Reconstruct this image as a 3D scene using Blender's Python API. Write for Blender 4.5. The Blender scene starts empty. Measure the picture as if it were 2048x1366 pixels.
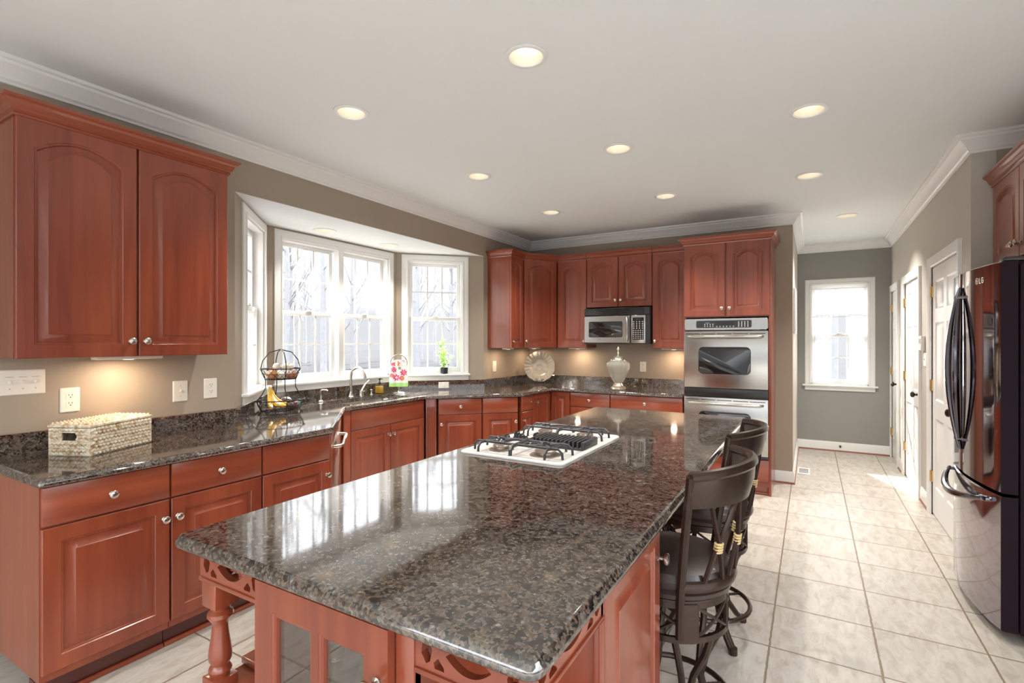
import bpy, bmesh, math, random
from mathutils import Vector, Matrix
from math import sin, cos, pi, radians as R, hypot, atan2
S = bpy.context.scene
COL = S.collection
random.seed(7)

# ------------------------------------------------------------------ camera
CAMH = 1.445
FPX = 1020.0
TH = math.atan((1622 - 1024) / FPX)          # the room's y axis vanishes at px 1622
cd = bpy.data.cameras.new('camera')
cam = bpy.data.objects.new('camera', cd)
COL.objects.link(cam)
cd.sensor_width = 36.0
cd.lens = 36.0 * FPX / 2048
cd.clip_start = 0.02
cd.clip_end = 300
cam.location = (0, 0, CAMH)
cam.rotation_euler = (pi / 2, 0, TH)
S.camera = cam

# ------------------------------------------------------------------ world, sun, exposure
SKY_LOW, SKY_TOP = 0.25, 3.6
w = bpy.data.worlds.new('world')
S.world = w
w.use_nodes = True
bg = w.node_tree.nodes['Background']
# overcast sky: pale at the horizon, several times brighter overhead
_n, _l = w.node_tree.nodes, w.node_tree.links
_tc = _n.new('ShaderNodeTexCoord')
_sx = _n.new('ShaderNodeSeparateXYZ')
_l.new(_tc.outputs['Generated'], _sx.inputs[0])
_mr = _n.new('ShaderNodeMapRange')
_mr.inputs[1].default_value = 0.05
_mr.inputs[2].default_value = 0.75
_mr.inputs[3].default_value = SKY_LOW
_mr.inputs[4].default_value = SKY_TOP
_l.new(_sx.outputs['Z'], _mr.inputs[0])
_l.new(_mr.outputs[0], bg.inputs[1])
bg.inputs[0].default_value = (0.92, 0.96, 1.0, 1)
sd = bpy.data.lights.new('sun', 'SUN')
sd.energy = 12.0
sd.angle = R(1.0)
sd.color = (1.0, 0.95, 0.86)
sun = bpy.data.objects.new('sun', sd)
COL.objects.link(sun)
sun.rotation_euler = Vector((0.36, -0.94, -0.73)).to_track_quat('-Z', 'Y').to_euler()
sun.location = (-6, 14, 9)
S.view_settings.view_transform = 'Standard'
S.view_settings.look = 'None'
S.view_settings.gamma = 1
S.view_settings.use_curve_mapping = False
S.view_settings.exposure = 1.85
LAMP_W = 20.0          # each recessed spot, watts
UNDER_W = .75         # each under-cabinet lamp, watts

# ------------------------------------------------------------------ materials
def nmat(name):
    m = bpy.data.materials.new(name)
    m.use_nodes = True
    nt = m.node_tree
    return m, nt, nt.nodes['Principled BSDF']

def setp(b, **k):
    names = dict(col='Base Color', rough='Roughness', metal='Metallic', ior='IOR', coat='Coat Weight', coatr='Coat Roughness',
                 trans='Transmission Weight', emc='Emission Color', ems='Emission Strength', alpha='Alpha', spec='Specular IOR Level', sheen='Sheen Weight')
    for a, v in k.items():
        s = b.inputs[names[a]]
        s.default_value = (*v, 1) if isinstance(v, tuple) else v

def plain(name, col, rough=0.5, var=0.0, vscale=40, **k):
    """a plain surface with a little procedural mottling"""
    m, nt, b = nmat(name)
    setp(b, col=col, rough=rough, **k)
    if var:
        tc = nt.nodes.new('ShaderNodeTexCoord')
        n = nt.nodes.new('ShaderNodeTexNoise')
        n.inputs['Scale'].default_value = vscale
        n.inputs['Detail'].default_value = 4
        mx = nt.nodes.new('ShaderNodeMix')
        mx.data_type = 'RGBA'
        mx.inputs[6].default_value = (*[c * (1 - var) for c in col], 1)
        mx.inputs[7].default_value = (*[min(1, c * (1 + var)) for c in col], 1)
        nt.links.new(tc.outputs['Object'], n.inputs['Vector'])
        nt.links.new(n.outputs['Fac'], mx.inputs[0])
        nt.links.new(mx.outputs[2], b.inputs['Base Color'])
    return m

def ramp(nt, stops):
    r = nt.nodes.new('ShaderNodeValToRGB')
    e = r.color_ramp.elements
    while len(e) > 1:
        e.remove(e[-1])
    e[0].position = stops[0][0]
    e[0].color = (*stops[0][1], 1)
    for p, c in stops[1:]:
        x = e.new(p)
        x.color = (*c, 1)
    return r

def wood(name, light, dark, axis='z', rough=0.28):
    m, nt, b = nmat(name)
    N, L = nt.nodes, nt.links
    tc = N.new('ShaderNodeTexCoord')
    oi = N.new('ShaderNodeObjectInfo')
    add = N.new('ShaderNodeVectorMath')
    add.operation = 'ADD'
    mul = N.new('ShaderNodeMath')
    mul.operation = 'MULTIPLY'
    mul.inputs[1].default_value = 7.0
    L.new(oi.outputs['Random'], mul.inputs[0])
    L.new(tc.outputs['Object'], add.inputs[0])
    L.new(mul.outputs[0], add.inputs[1])
    mp = N.new('ShaderNodeMapping')
    mp.inputs['Scale'].default_value = {'z': (26, 26, 1.6), 'x': (1.6, 26, 26), 'y': (26, 1.6, 26)}[axis]
    L.new(add.outputs[0], mp.inputs['Vector'])
    n1 = N.new('ShaderNodeTexNoise')
    n1.inputs['Scale'].default_value = 1.0
    n1.inputs['Detail'].default_value = 6
    n1.inputs['Distortion'].default_value = 0.6
    L.new(mp.outputs[0], n1.inputs['Vector'])
    mp2 = N.new('ShaderNodeMapping')
    mp2.inputs['Scale'].default_value = {'z': (4.5, 4.5, 0.5), 'x': (.5, 4.5, 4.5), 'y': (4.5, .5, 4.5)}[axis]
    L.new(add.outputs[0], mp2.inputs['Vector'])
    n2 = N.new('ShaderNodeTexNoise')
    n2.inputs['Scale'].default_value = 1.0
    n2.inputs['Detail'].default_value = 2
    L.new(mp2.outputs[0], n2.inputs['Vector'])
    s = N.new('ShaderNodeMath')
    s.operation = 'MULTIPLY_ADD'
    s.inputs[1].default_value = 0.45
    L.new(n1.outputs['Fac'], s.inputs[0])
    s2 = N.new('ShaderNodeMath')
    s2.operation = 'MULTIPLY'
    s2.inputs[1].default_value = 0.55
    L.new(n2.outputs['Fac'], s2.inputs[0])
    L.new(s2.outputs[0], s.inputs[2])
    r = ramp(nt, [(0.30, dark), (0.52, tuple((a + c) / 2 for a, c in zip(light, dark))), (0.72, light)])
    L.new(s.outputs[0], r.inputs[0])
    L.new(r.outputs[0], b.inputs['Base Color'])
    bp = N.new('ShaderNodeBump')
    bp.inputs['Strength'].default_value = 0.03
    bp.inputs['Distance'].default_value = 0.002
    L.new(n1.outputs['Fac'], bp.inputs['Height'])
    L.new(bp.outputs[0], b.inputs['Normal'])
    setp(b, rough=rough, coat=0.45, coatr=0.12)
    return m

def granite():
    m, nt, b = nmat('granite')
    N, L = nt.nodes, nt.links
    tc = N.new('ShaderNodeTexCoord')
    nz = N.new('ShaderNodeTexNoise')
    nz.inputs['Scale'].default_value = 60
    nz.inputs['Detail'].default_value = 3
    L.new(tc.outputs['Object'], nz.inputs['Vector'])
    vm = N.new('ShaderNodeVectorMath')
    vm.operation = 'MULTIPLY_ADD'
    vm.inputs[1].default_value = (0.0045, 0.0045, 0.0045)
    L.new(nz.outputs['Color'], vm.inputs[0])
    L.new(tc.outputs['Object'], vm.inputs[2])
    v = N.new('ShaderNodeTexVoronoi')
    v.inputs['Scale'].default_value = 135
    L.new(vm.outputs[0], v.inputs['Vector'])
    sep = N.new('ShaderNodeSeparateColor')
    L.new(v.outputs['Color'], sep.inputs[0])
    r = ramp(nt, [(0.0, (.008, .007, .008)), (0.30, (.015, .013, .013)), (0.36, (.080, .056, .042)), (0.50, (.150, .105, .074)),
                  (0.56, (.050, .042, .038)), (0.66, (.17, .135, .105)), (0.74, (.030, .028, .029)), (0.84, (.12, .11, .105)), (1.0, (.28, .24, .20))])
    r.color_ramp.interpolation = 'LINEAR'
    n3 = N.new('ShaderNodeTexNoise')
    n3.inputs['Scale'].default_value = 30
    n3.inputs['Detail'].default_value = 5
    L.new(tc.outputs['Object'], n3.inputs['Vector'])
    ma = N.new('ShaderNodeMath')
    ma.operation = 'MULTIPLY_ADD'
    ma.inputs[1].default_value = 0.72
    L.new(sep.outputs[0], ma.inputs[0])
    mb = N.new('ShaderNodeMath')
    mb.operation = 'MULTIPLY_ADD'
    mb.inputs[1].default_value = 0.9
    mb.inputs[2].default_value = -0.32
    L.new(n3.outputs['Fac'], mb.inputs[0])
    L.new(mb.outputs[0], ma.inputs[2])
    L.new(ma.outputs[0], r.inputs[0])
    L.new(r.outputs[0], b.inputs['Base Color'])
    setp(b, rough=0.06, ior=2.2)
    return m

def tiles():
    m, nt, b = nmat('floor_tile')
    N, L = nt.nodes, nt.links
    tc = N.new('ShaderNodeTexCoord')
    nz = N.new('ShaderNodeTexNoise')
    nz.inputs['Scale'].default_value = 28
    nz.inputs['Detail'].default_value = 3
    L.new(tc.outputs['Object'], nz.inputs['Vector'])
    vm = N.new('ShaderNodeVectorMath')
    vm.operation = 'MULTIPLY_ADD'
    vm.inputs[1].default_value = (0.008, 0.008, 0)
    L.new(nz.outputs['Color'], vm.inputs[0])
    L.new(tc.outputs['Object'], vm.inputs[2])
    mp = N.new('ShaderNodeMapping')
    T = 0.4388
    mp.inputs['Location'].default_value = (-(0.268 + .004), -(3.143 + .004), 0)
    L.new(vm.outputs[0], mp.inputs['Vector'])
    br = N.new('ShaderNodeTexBrick')
    br.offset = 0.0
    br.inputs['Scale'].default_value = 1.0
    br.inputs['Brick Width'].default_value = T
    br.inputs['Row Height'].default_value = T
    br.inputs['Mortar Size'].default_value = 0.0052
    br.inputs['Mortar Smooth'].default_value = 0.25
    br.inputs['Color1'].default_value = (0, 0, 0, 1)
    br.inputs['Color2'].default_value = (1, 1, 1, 1)
    L.new(mp.outputs[0], br.inputs['Vector'])
    # travertine mottling, streaked
    mp2 = N.new('ShaderNodeMapping')
    mp2.inputs['Scale'].default_value = (9, 3.2, 1)
    mp2.inputs['Rotation'].default_value = (0, 0, 0.9)
    L.new(tc.outputs['Object'], mp2.inputs['Vector'])
    n2 = N.new('ShaderNodeTexNoise')
    n2.inputs['Scale'].default_value = 2.2
    n2.inputs['Detail'].default_value = 9
    n2.inputs['Roughness'].default_value = 0.68
    n2.inputs['Distortion'].default_value = 0.8
    L.new(mp2.outputs[0], n2.inputs['Vector'])
    r = ramp(nt, [(0.28, (.38, .325, .265)), (0.47, (.51, .465, .405)), (0.60, (.58, .545, .495)), (0.75, (.53, .49, .435))])
    L.new(n2.outputs['Fac'], r.inputs[0])
    tint = N.new('ShaderNodeMix')
    tint.data_type = 'RGBA'
    tint.blend_type = 'MULTIPLY'
    tint.inputs[0].default_value = 0.10
    L.new(r.outputs[0], tint.inputs[6])
    L.new(br.outputs['Color'], tint.inputs[7])
    mx = N.new('ShaderNodeMix')
    mx.data_type = 'RGBA'
    L.new(br.outputs['Fac'], mx.inputs[0])
    L.new(tint.outputs[2], mx.inputs[6])
    mx.inputs[7].default_value = (.23, .17, .115, 1)
    L.new(mx.outputs[2], b.inputs['Base Color'])
    inv = N.new('ShaderNodeMath')
    inv.operation = 'MULTIPLY_ADD'
    inv.inputs[1].default_value = -1.0
    L.new(br.outputs['Fac'], inv.inputs[0])
    sc = N.new('ShaderNodeMath')
    sc.operation = 'MULTIPLY'
    sc.inputs[1].default_value = 0.35
    L.new(n2.outputs['Fac'], sc.inputs[0])
    L.new(sc.outputs[0], inv.inputs[2])
    bp = N.new('ShaderNodeBump')
    bp.inputs['Strength'].default_value = 0.35
    bp.inputs['Distance'].default_value = 0.004
    L.new(inv.outputs[0], bp.inputs['Height'])
    L.new(bp.outputs[0], b.inputs['Normal'])
    setp(b, rough=0.38)
    return m

def steel(name, col=(.55, .54, .52), rough=0.26, axis='x'):
    m, nt, b = nmat(name)
    N, L = nt.nodes, nt.links
    tc = N.new('ShaderNodeTexCoord')
    mp = N.new('ShaderNodeMapping')
    mp.inputs['Scale'].default_value = {'x': (2, 300, 300), 'z': (300, 300, 2), 'y': (300, 2, 300)}[axis]
    n = N.new('ShaderNodeTexNoise')
    n.inputs['Scale'].default_value = 2
    n.inputs['Detail'].default_value = 2
    L.new(tc.outputs['Object'], mp.inputs[0])
    L.new(mp.outputs[0], n.inputs[0])
    mr = N.new('ShaderNodeMapRange')
    mr.inputs[3].default_value = rough * .8
    mr.inputs[4].default_value = rough * 1.25
    L.new(n.outputs['Fac'], mr.inputs[0])
    L.new(mr.outputs[0], b.inputs['Roughness'])
    setp(b, col=col, metal=1.0)
    return m

def glass_pane(name, ior=1.5, tint=(1, 1, 1), rough=0.0):
    """thin glass: clear, with a mirror image that grows at a grazing angle"""
    m, nt, b = nmat(name)
    N, L = nt.nodes, nt.links
    out = N['Material Output']
    t = N.new('ShaderNodeBsdfTransparent')
    t.inputs[0].default_value = (*tint, 1)
    g = N.new('ShaderNodeBsdfGlossy')
    g.inputs['Roughness'].default_value = rough
    f = N.new('ShaderNodeFresnel')
    ge = N.new('ShaderNodeNewGeometry')
    ex = N.new('ShaderNodeMath')
    ex.operation = 'MULTIPLY_ADD'
    ex.inputs[1].default_value = -2.0
    ex.inputs[2].default_value = 1.0
    L.new(ge.outputs['Backfacing'], ex.inputs[0])
    pw = N.new('ShaderNodeMath')
    pw.operation = 'POWER'
    pw.inputs[0].default_value = ior
    L.new(ex.outputs[0], pw.inputs[1])
    L.new(pw.outputs[0], f.inputs[0])
    mx = N.new('ShaderNodeMixShader')
    L.new(f.outputs[0], mx.inputs[0])
    L.new(t.outputs[0], mx.inputs[1])
    L.new(g.outputs[0], mx.inputs[2])
    L.new(mx.outputs[0], out.inputs[0])
    return m

def emit(name, col, st):
    m, nt, b = nmat(name)
    setp(b, col=(.8, .8, .8), emc=col, ems=st)
    return m

def sheer(name):
    m, nt, b = nmat(name)
    N, L = nt.nodes, nt.links
    out = N['Material Output']
    t = N.new('ShaderNodeBsdfTransparent')
    d = N.new('ShaderNodeBsdfTranslucent')
    d.inputs[0].default_value = (.95, .95, .95, 1)
    d2 = N.new('ShaderNodeBsdfDiffuse')
    d2.inputs[0].default_value = (.92, .92, .92, 1)
    a = N.new('ShaderNodeMixShader')
    a.inputs[0].default_value = 0.4
    L.new(d.outputs[0], a.inputs[1])
    L.new(d2.outputs[0], a.inputs[2])
    c = N.new('ShaderNodeMixShader')
    c.inputs[0].default_value = 0.72
    L.new(t.outputs[0], c.inputs[1])
    L.new(a.outputs[0], c.inputs[2])
    L.new(c.outputs[0], out.inputs[0])
    return m

def weave():
    m, nt, b = nmat('water_hyacinth')
    N, L = nt.nodes, nt.links
    tc = N.new('ShaderNodeTexCoord')
    n = N.new('ShaderNodeTexNoise')
    n.inputs['Scale'].default_value = 45
    n.inputs['Detail'].default_value = 4
    L.new(tc.outputs['Object'], n.inputs['Vector'])
    r = ramp(nt, [(0.34, (.46, .30, .17)), (0.46, (.66, .54, .38)), (0.60, (.78, .71, .58))])
    L.new(n.outputs['Fac'], r.inputs[0])
    L.new(r.outputs[0], b.inputs['Base Color'])
    setp(b, rough=0.75)
    return m

WL, WD = (.35, .082, .036), (.175, .031, .014)
M = {
    'wood': wood('cherry_wood', WL, WD, 'z'),
    'woodx': wood('cherry_wood_along', WL, WD, 'x'),
    'woody': wood('cherry_wood_across', WL, WD, 'y'),
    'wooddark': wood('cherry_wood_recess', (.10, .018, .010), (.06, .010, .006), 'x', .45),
    'granite': granite(),
    'tile': tiles(),
    'taupe': plain('taupe_paint', (.360, .298, .232), .6, .02, 8),
    'grey': plain('grey_paint', (.285, .280, .265), .6, .02, 8),
    'ceil': plain('ceiling_paint', (.77, .80, .81), .8, .01, 5),
    'trim': plain('white_trim_paint', (.80, .80, .785), .35, .01, 6),
    'vinyl': plain('white_vinyl', (.84, .84, .83), .3, .01, 6),
    'nickel': steel('brushed_nickel', (.56, .53, .47), .24, 'z'),
    'steel': steel('stainless_steel', (.50, .485, .46), .24, 'x'),
    'steelv': steel('stainless_steel_upright', (.60, .585, .56), .24, 'z'),
    'black': plain('black_plastic', (.018, .017, .017), .3, .1, 30),
    'blackgl': plain('black_glass', (.012, .012, .013), .04, .05, 20, ior=1.7),
    'iron': plain('cast_iron', (.035, .036, .040), .42, .2, 60),
    'fridge': plain('dark_mirror_steel', (.34, .31, .34), .07, .02, 3, metal=1.0),
    'darkchrome': plain('dark_chrome', (.13, .12, .14), .09, .02, 3, metal=1.0),
    'taupe_lit': plain('taupe_paint_lit', (.50, .465, .42), .6, .02, 8),  # taupe wall paint made lighter: the hall's light is put into the colour
    'fridgeside': plain('dark_fridge_side', (.016, .008, .013), .55, .08, 20, spec=.12),
    'pane': glass_pane('window_glass', 1.45),
    'cabglass': glass_pane('cabinet_glass', 2.4, (.92, .92, .92)),
    'bulb': emit('lamp_lens', (1.0, .90, .74), .8),
    'cone': plain('lamp_cone', (.80, .74, .64), .35, .02, 10),
    'ivory': plain('ivory_plastic', (.80, .76, .68), .35, .01, 10),
    'slot': plain('socket_slot', (.10, .08, .06), .5, .05, 10),
    'label': plain('engraved_grey', (.42, .40, .37), .5, .05, 10),
    'bronze': plain('bronze_metal', (.046, .028, .021), .27, .2, 30, metal=0.5),
    'brass': steel('polished_brass', (.72, .52, .24), .2, 'z'),
    'leather': plain('dark_brown_leather', (.034, .020, .018), .33, .12, 40, coat=.15),
    'gilt': plain('gilt_cord', (.62, .47, .22), .4, .15, 80),
    'oilbronze': plain('oil_rubbed_bronze', (.055, .040, .034), .25, .1, 30, metal=.8),
    'weave': weave(),
    'wire': plain('dark_wire', (.030, .028, .028), .35, .1, 30, metal=.6),
    'banana': plain('banana_peel', (.72, .42, .055), .5, .18, 25),
    'bananatip': plain('banana_stem', (.55, .50, .28), .6, .15, 30),
    'avocado': plain('avocado_skin', (.060, .034, .028), .45, .25, 60),
    'onion': plain('onion_skin', (.50, .20, .07), .35, .25, 12),
    'garlic': plain('garlic_skin', (.72, .66, .55), .5, .12, 14),
    'shallot': plain('shallot_skin', (.40, .16, .08), .4, .25, 14),
    'lime': plain('green_pepper_skin', (.10, .28, .14), .35, .15, 10),
    'plum': plain('plum_skin', (.16, .030, .040), .3, .2, 10),
    'cerglass': plain('moulded_glass', (.84, .84, .76), .10, .03, 20, trans=.75, ior=1.45),
    'plateglass': plain('lustre_plate', (.62, .60, .52), .18, .25, 30, trans=.2, ior=1.5, coat=.6),
    'silver': plain('aged_silver', (.78, .72, .60), .22, .18, 25, metal=.85),
    'crystal': plain('crystal', (.95, .96, .96), .02, 0, trans=1.0, ior=1.45),
    'bottle': glass_pane('bottle_glass', 1.6, (.95, .93, .86)),
    'soap': plain('amber_soap', (.75, .47, .04), .1, .08, 30, trans=.45),
    'towel': plain('white_towel', (.82, .80, .77), .85, .04, 90),
    'towelgreen': plain('green_towel_band', (.38, .66, .20), .85, .1, 90),
    'pinkp': plain('pink_print', (.72, .07, .22), .85, .2, 60),
    'redp': plain('coral_print', (.75, .13, .08), .85, .2, 60),
    'greenp': plain('green_print', (.08, .34, .15), .85, .2, 60),
    'leaf': plain('bright_leaf', (.46, .70, .18), .45, .2, 30),
    'potglass': plain('smoked_pot', (.030, .036, .040), .12, .1, 20),
    'white_gl': plain('white_enamel', (.80, .79, .76), .15, .02, 20),
    'burner': plain('burner_cap', (.30, .24, .20), .35, .15, 40, metal=.5),
    'sheer': sheer('sheer_curtain'),
    'bark': plain('grey_bark', (.24, .24, .25), .9, .2, 6),
    'lawn': plain('winter_ground', (.045, .046, .050), .95, .2, 0.8, spec=0.0),
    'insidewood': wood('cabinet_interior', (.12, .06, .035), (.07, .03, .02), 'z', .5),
    'mapwood': plain('picture_frame_white', (.78, .77, .74), .4, .02, 10),
    'quarter': wood('red_quarter_round', (.36, .10, .05), (.22, .05, .03), 'x', .35),
}

# ------------------------------------------------------------------ mesh helpers
class MB:
    def __init__(s):
        s.v, s.f, s.mi, s.mats = [], [], [], []

    def m(s, mat):
        if mat not in s.mats:
            s.mats.append(mat)
        return s.mats.index(mat)

    def add(s, vs, fs, mat, X=None):
        o = len(s.v)
        if X is not None:
            vs = [X @ Vector(p) for p in vs]
        s.v += [tuple(p) for p in vs]
        k = s.m(mat)
        for f in fs:
            s.f.append(tuple(i + o for i in f))
            s.mi.append(k)
        return s

    def box(s, a, b, mat, X=None, bev=0.0):
        x0, y0, z0 = [min(p, q) for p, q in zip(a, b)]
        x1, y1, z1 = [max(p, q) for p, q in zip(a, b)]
        if bev:
            return s._bbox((x0, y0, z0), (x1, y1, z1), mat, X, bev)
        vs = [(x0, y0, z0), (x1, y0, z0), (x1, y1, z0), (x0, y1, z0), (x0, y0, z1), (x1, y0, z1), (x1, y1, z1), (x0, y1, z1)]
        fs = [(0, 3, 2, 1), (4, 5, 6, 7), (0, 1, 5, 4), (1, 2, 6, 5), (2, 3, 7, 6), (3, 0, 4, 7)]
        return s.add(vs, fs, mat, X)

    def _bbox(s, a, b, mat, X, r):
        bm = bmesh.new()
        bmesh.ops.create_cube(bm, size=1)
        for v in bm.verts:
            v.co = Vector([(a[i] + b[i]) / 2 + v.co[i] * (b[i] - a[i]) for i in range(3)])
        r = min(r, min(b[i] - a[i] for i in range(3)) * .45)
        bmesh.ops.bevel(bm, geom=list(bm.edges), offset=r, segments=2, affect='EDGES', profile=0.5)
        bm.verts.index_update()
        s.add([v.co.copy() for v in bm.verts], [[v.index for v in f.verts] for f in bm.faces], mat, X)
        bm.free()
        return s

    def loops(s, loops, mat, X=None, close=True, cap0=True, cap1=True):
        n = len(loops[0])
        vs = [p for lp in loops for p in lp]
        fs = []
        for i in range(len(loops) - 1):
            for j in range(n if close else n - 1):
                k = (j + 1) % n
                fs.append((i * n + j, i * n + k, (i + 1) * n + k, (i + 1) * n + j))
        if close and cap0:
            fs.append(tuple(reversed(range(n))))
        if close and cap1:
            fs.append(tuple((len(loops) - 1) * n + j for j in range(n)))
        return s.add(vs, fs, mat, X)

    def lathe(s, prof, mat, X=None, n=20, wob=None):
        """prof: (radius, z) pairs about local z; wob(angle, t) scales radius"""
        lp = []
        for i, (r, z) in enumerate(prof):
            r = max(r, 1e-4)
            t = i / max(1, len(prof) - 1)
            lp.append([(r * (wob(2 * pi * j / n, t) if wob else 1) * cos(2 * pi * j / n), r * (wob(2 * pi * j / n, t) if wob else 1) * sin(2 * pi * j / n), z) for j in range(n)])
        if tuple(prof[0]) == tuple(prof[-1]):
            return s.loops(lp, mat, X, cap0=False, cap1=False)
        return s.loops(lp, mat, X)

    def cyl(s, p, q, r, mat, n=14, X=None, r2=None):
        return s.tube([p, q], r, mat, n=n, X=X, radii=[r, r if r2 is None else r2])

    def tube(s, path, r, mat, n=8, X=None, closed=False, radii=None, flat=None):
        P = [Vector(p) for p in path]
        k = len(P)
        lp = []
        up = None
        for i in range(k):
            if closed:
                t = (P[(i + 1) % k] - P[i - 1]).normalized()
            else:
                t = (P[min(i + 1, k - 1)] - P[max(i - 1, 0)]).normalized()
            if up is None:
                a = Vector((0, 0, 1)) if abs(t.z) < .9 else Vector((1, 0, 0))
                up = (a - t * a.dot(t)).normalized()
            else:
                up = (up - t * up.dot(t)).normalized()
            sd_ = t.cross(up)
            rr = radii[i] if radii else r
            fl = flat if flat else 1.0
            lp.append([P[i] + (up * cos(2 * pi * j / n) * fl + sd_ * sin(2 * pi * j / n)) * rr for j in range(n)])
        if closed:
            lp.append(lp[0])
            return s.loops(lp, mat, X, cap0=False, cap1=False)
        return s.loops(lp, mat, X)

    def sphere(s, c, r, mat, X=None, n=14, m=9, sc=(1, 1, 1)):
        prof = [(r * sin(pi * i / m), -r * cos(pi * i / m)) for i in range(m + 1)]
        T = Matrix.Translation(c) @ Matrix.Diagonal((*sc, 1))
        return s.lathe(prof, mat, (X @ T) if X is not None else T, n)

    def prism(s, poly, z0, z1, mat, X=None):
        n = len(poly)
        return s.loops([[(x, y, z0) for x, y in poly], [(x, y, z1) for x, y in poly]], mat, X)

    def plate(s, outer, holes, t, mat, X=None):
        """flat plate in local xz with holes, thickness t along +y"""
        bm = bmesh.new()
        rings = []
        for lp in [outer] + holes:
            vs = [bm.verts.new((x, 0, z)) for x, z in lp]
            es = [bm.edges.new((vs[i], vs[(i + 1) % len(vs)])) for i in range(len(vs))]
            rings.append((vs, es))
        bmesh.ops.triangle_fill(bm, edges=[e for _, es in rings for e in es], use_beauty=True, use_dissolve=False, normal=(0, -1, 0))
        bm.verts.index_update()
        V = [v.co.copy() for v in bm.verts]
        F = [[v.index for v in f.verts] for f in bm.faces]
        n = len(V)
        vs = V + [Vector((p.x, t, p.z)) for p in V]
        fs = F + [[i + n for i in reversed(f)] for f in F]
        for rv, _ in rings:
            ids = [v.index for v in rv]
            for i in range(len(ids)):
                a, c = ids[i], ids[(i + 1) % len(ids)]
                fs.append((a, c, c + n, a + n))
        bm.free()
        return s.add(vs, fs, mat, X)

    def build(s, name, parent=None, sharp=32, loc=None, rotz=0, fix=True):
        me = bpy.data.meshes.new(name)
        me.from_pydata([tuple(p) for p in s.v], [], s.f)
        for mt in s.mats:
            me.materials.append(M[mt])
        for p, k in zip(me.polygons, s.mi):
            p.material_index = k
            p.use_smooth = True
        if fix:
            bm = bmesh.new()
            bm.from_mesh(me)
            bmesh.ops.recalc_face_normals(bm, faces=bm.faces)
            bm.to_mesh(me)
            bm.free()
        me.set_sharp_from_angle(angle=R(sharp))
        me.update()
        o = bpy.data.objects.new(name, me)
        COL.objects.link(o)
        if parent:
            o.parent = parent
        if loc:
            o.location = loc
        o.rotation_euler.z = rotz
        return o

def tag(o, label, cat, group=None):
    o['label'] = label
    o['category'] = cat
    if group:
        o['group'] = group
    return o

def thing(name, label, cat, loc=(0, 0, 0), rotz=0.0, group=None):
    o = bpy.data.objects.new(name, None)
    o.empty_display_size = .1
    COL.objects.link(o)
    o.location = loc
    o.rotation_euler.z = rotz
    return tag(o, label, cat, group)

def struct(o):
    o['kind'] = 'structure'
    return o

def kids(o):
    return [c for c in bpy.data.objects if c.parent == o]

def dup(root, loc, rotz, label, group=None):
    r = root.copy()
    COL.objects.link(r)
    r.location = loc
    r.rotation_euler.z = rotz
    r['label'] = label
    if group:
        r['group'] = group
    for ch in kids(root):
        c = ch.copy()
        COL.objects.link(c)
        c.parent = r
        for g in kids(ch):
            d = g.copy()
            COL.objects.link(d)
            d.parent = c
    return r

def offs(path, d, closed=False, side=1):
    """polyline moved sideways by d with mitred corners; side=1 right of travel"""
    n = len(path)
    out = []
    for i in range(n):
        p = Vector(path[i])
        def nrm(a, b):
            t = (Vector(b) - Vector(a)).normalized()
            return Vector((t.y, -t.x)) * side
        if closed:
            a, b = nrm(path[i - 1], path[i]), nrm(path[i], path[(i + 1) % n])
        else:
            a = nrm(path[i - 1], path[i]) if i else nrm(path[0], path[1])
            b = nrm(path[i], path[i + 1]) if i < n - 1 else a
        mv = (a + b)
        mv = mv / max(1e-6, (1 + a.dot(b)))
        out.append(p + mv * d)
    return out

def sweep(mb, path, prof, z0, mat, side=1, closed=False):
    """moulding: prof = closed (out, up) outline carried along a flat path"""
    lay = [[(*q, z0 + u) for q in offs(path, o_, closed, side)] for o_, u in prof]
    n = len(path)
    k = len(prof)
    vs = [lay[j][i] for i in range(n) for j in range(k)]
    fs = []
    for i in range(n if closed else n - 1):
        a, b = i * k, ((i + 1) % n) * k
        for j in range(k):
            j2 = (j + 1) % k
            fs.append((a + j, b + j, b + j2, a + j2))
    if not closed:
        fs.append(tuple(range(k)))
        fs.append(tuple((n - 1) * k + j for j in reversed(range(k))))
    return mb.add(vs, fs, mat)

def arc(cx, cy, r, a0, a1, n, ry=None):
    ry = r if ry is None else ry
    return [(cx + r * cos(a0 + (a1 - a0) * i / (n - 1)), cy + ry * sin(a0 + (a1 - a0) * i / (n - 1))) for i in range(n)]

def rrect(x0, z0, x1, z1, r, n=5):
    return (arc(x0 + r, z0 + r, r, pi, 1.5 * pi, n) + arc(x1 - r, z0 + r, r, 1.5 * pi, 2 * pi, n) +
            arc(x1 - r, z1 - r, r, 0, .5 * pi, n) + arc(x0 + r, z1 - r, r, .5 * pi, pi, n))

# ------------------------------------------------------------------ room shell
CZ, BZ = 2.74, 2.41
XL, YB, XH, YH, XR, YJ = -3.2, 5.9, -0.16, 7.95, 0.872, 4.25

fl = MB()
fl.add([(-3.95, -5, 0), (3.2, -5, 0), (3.2, 8.1, 0), (-3.95, 8.1, 0)], [(0, 1, 2, 3)], 'tile')
struct(fl.build('floor'))

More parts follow.
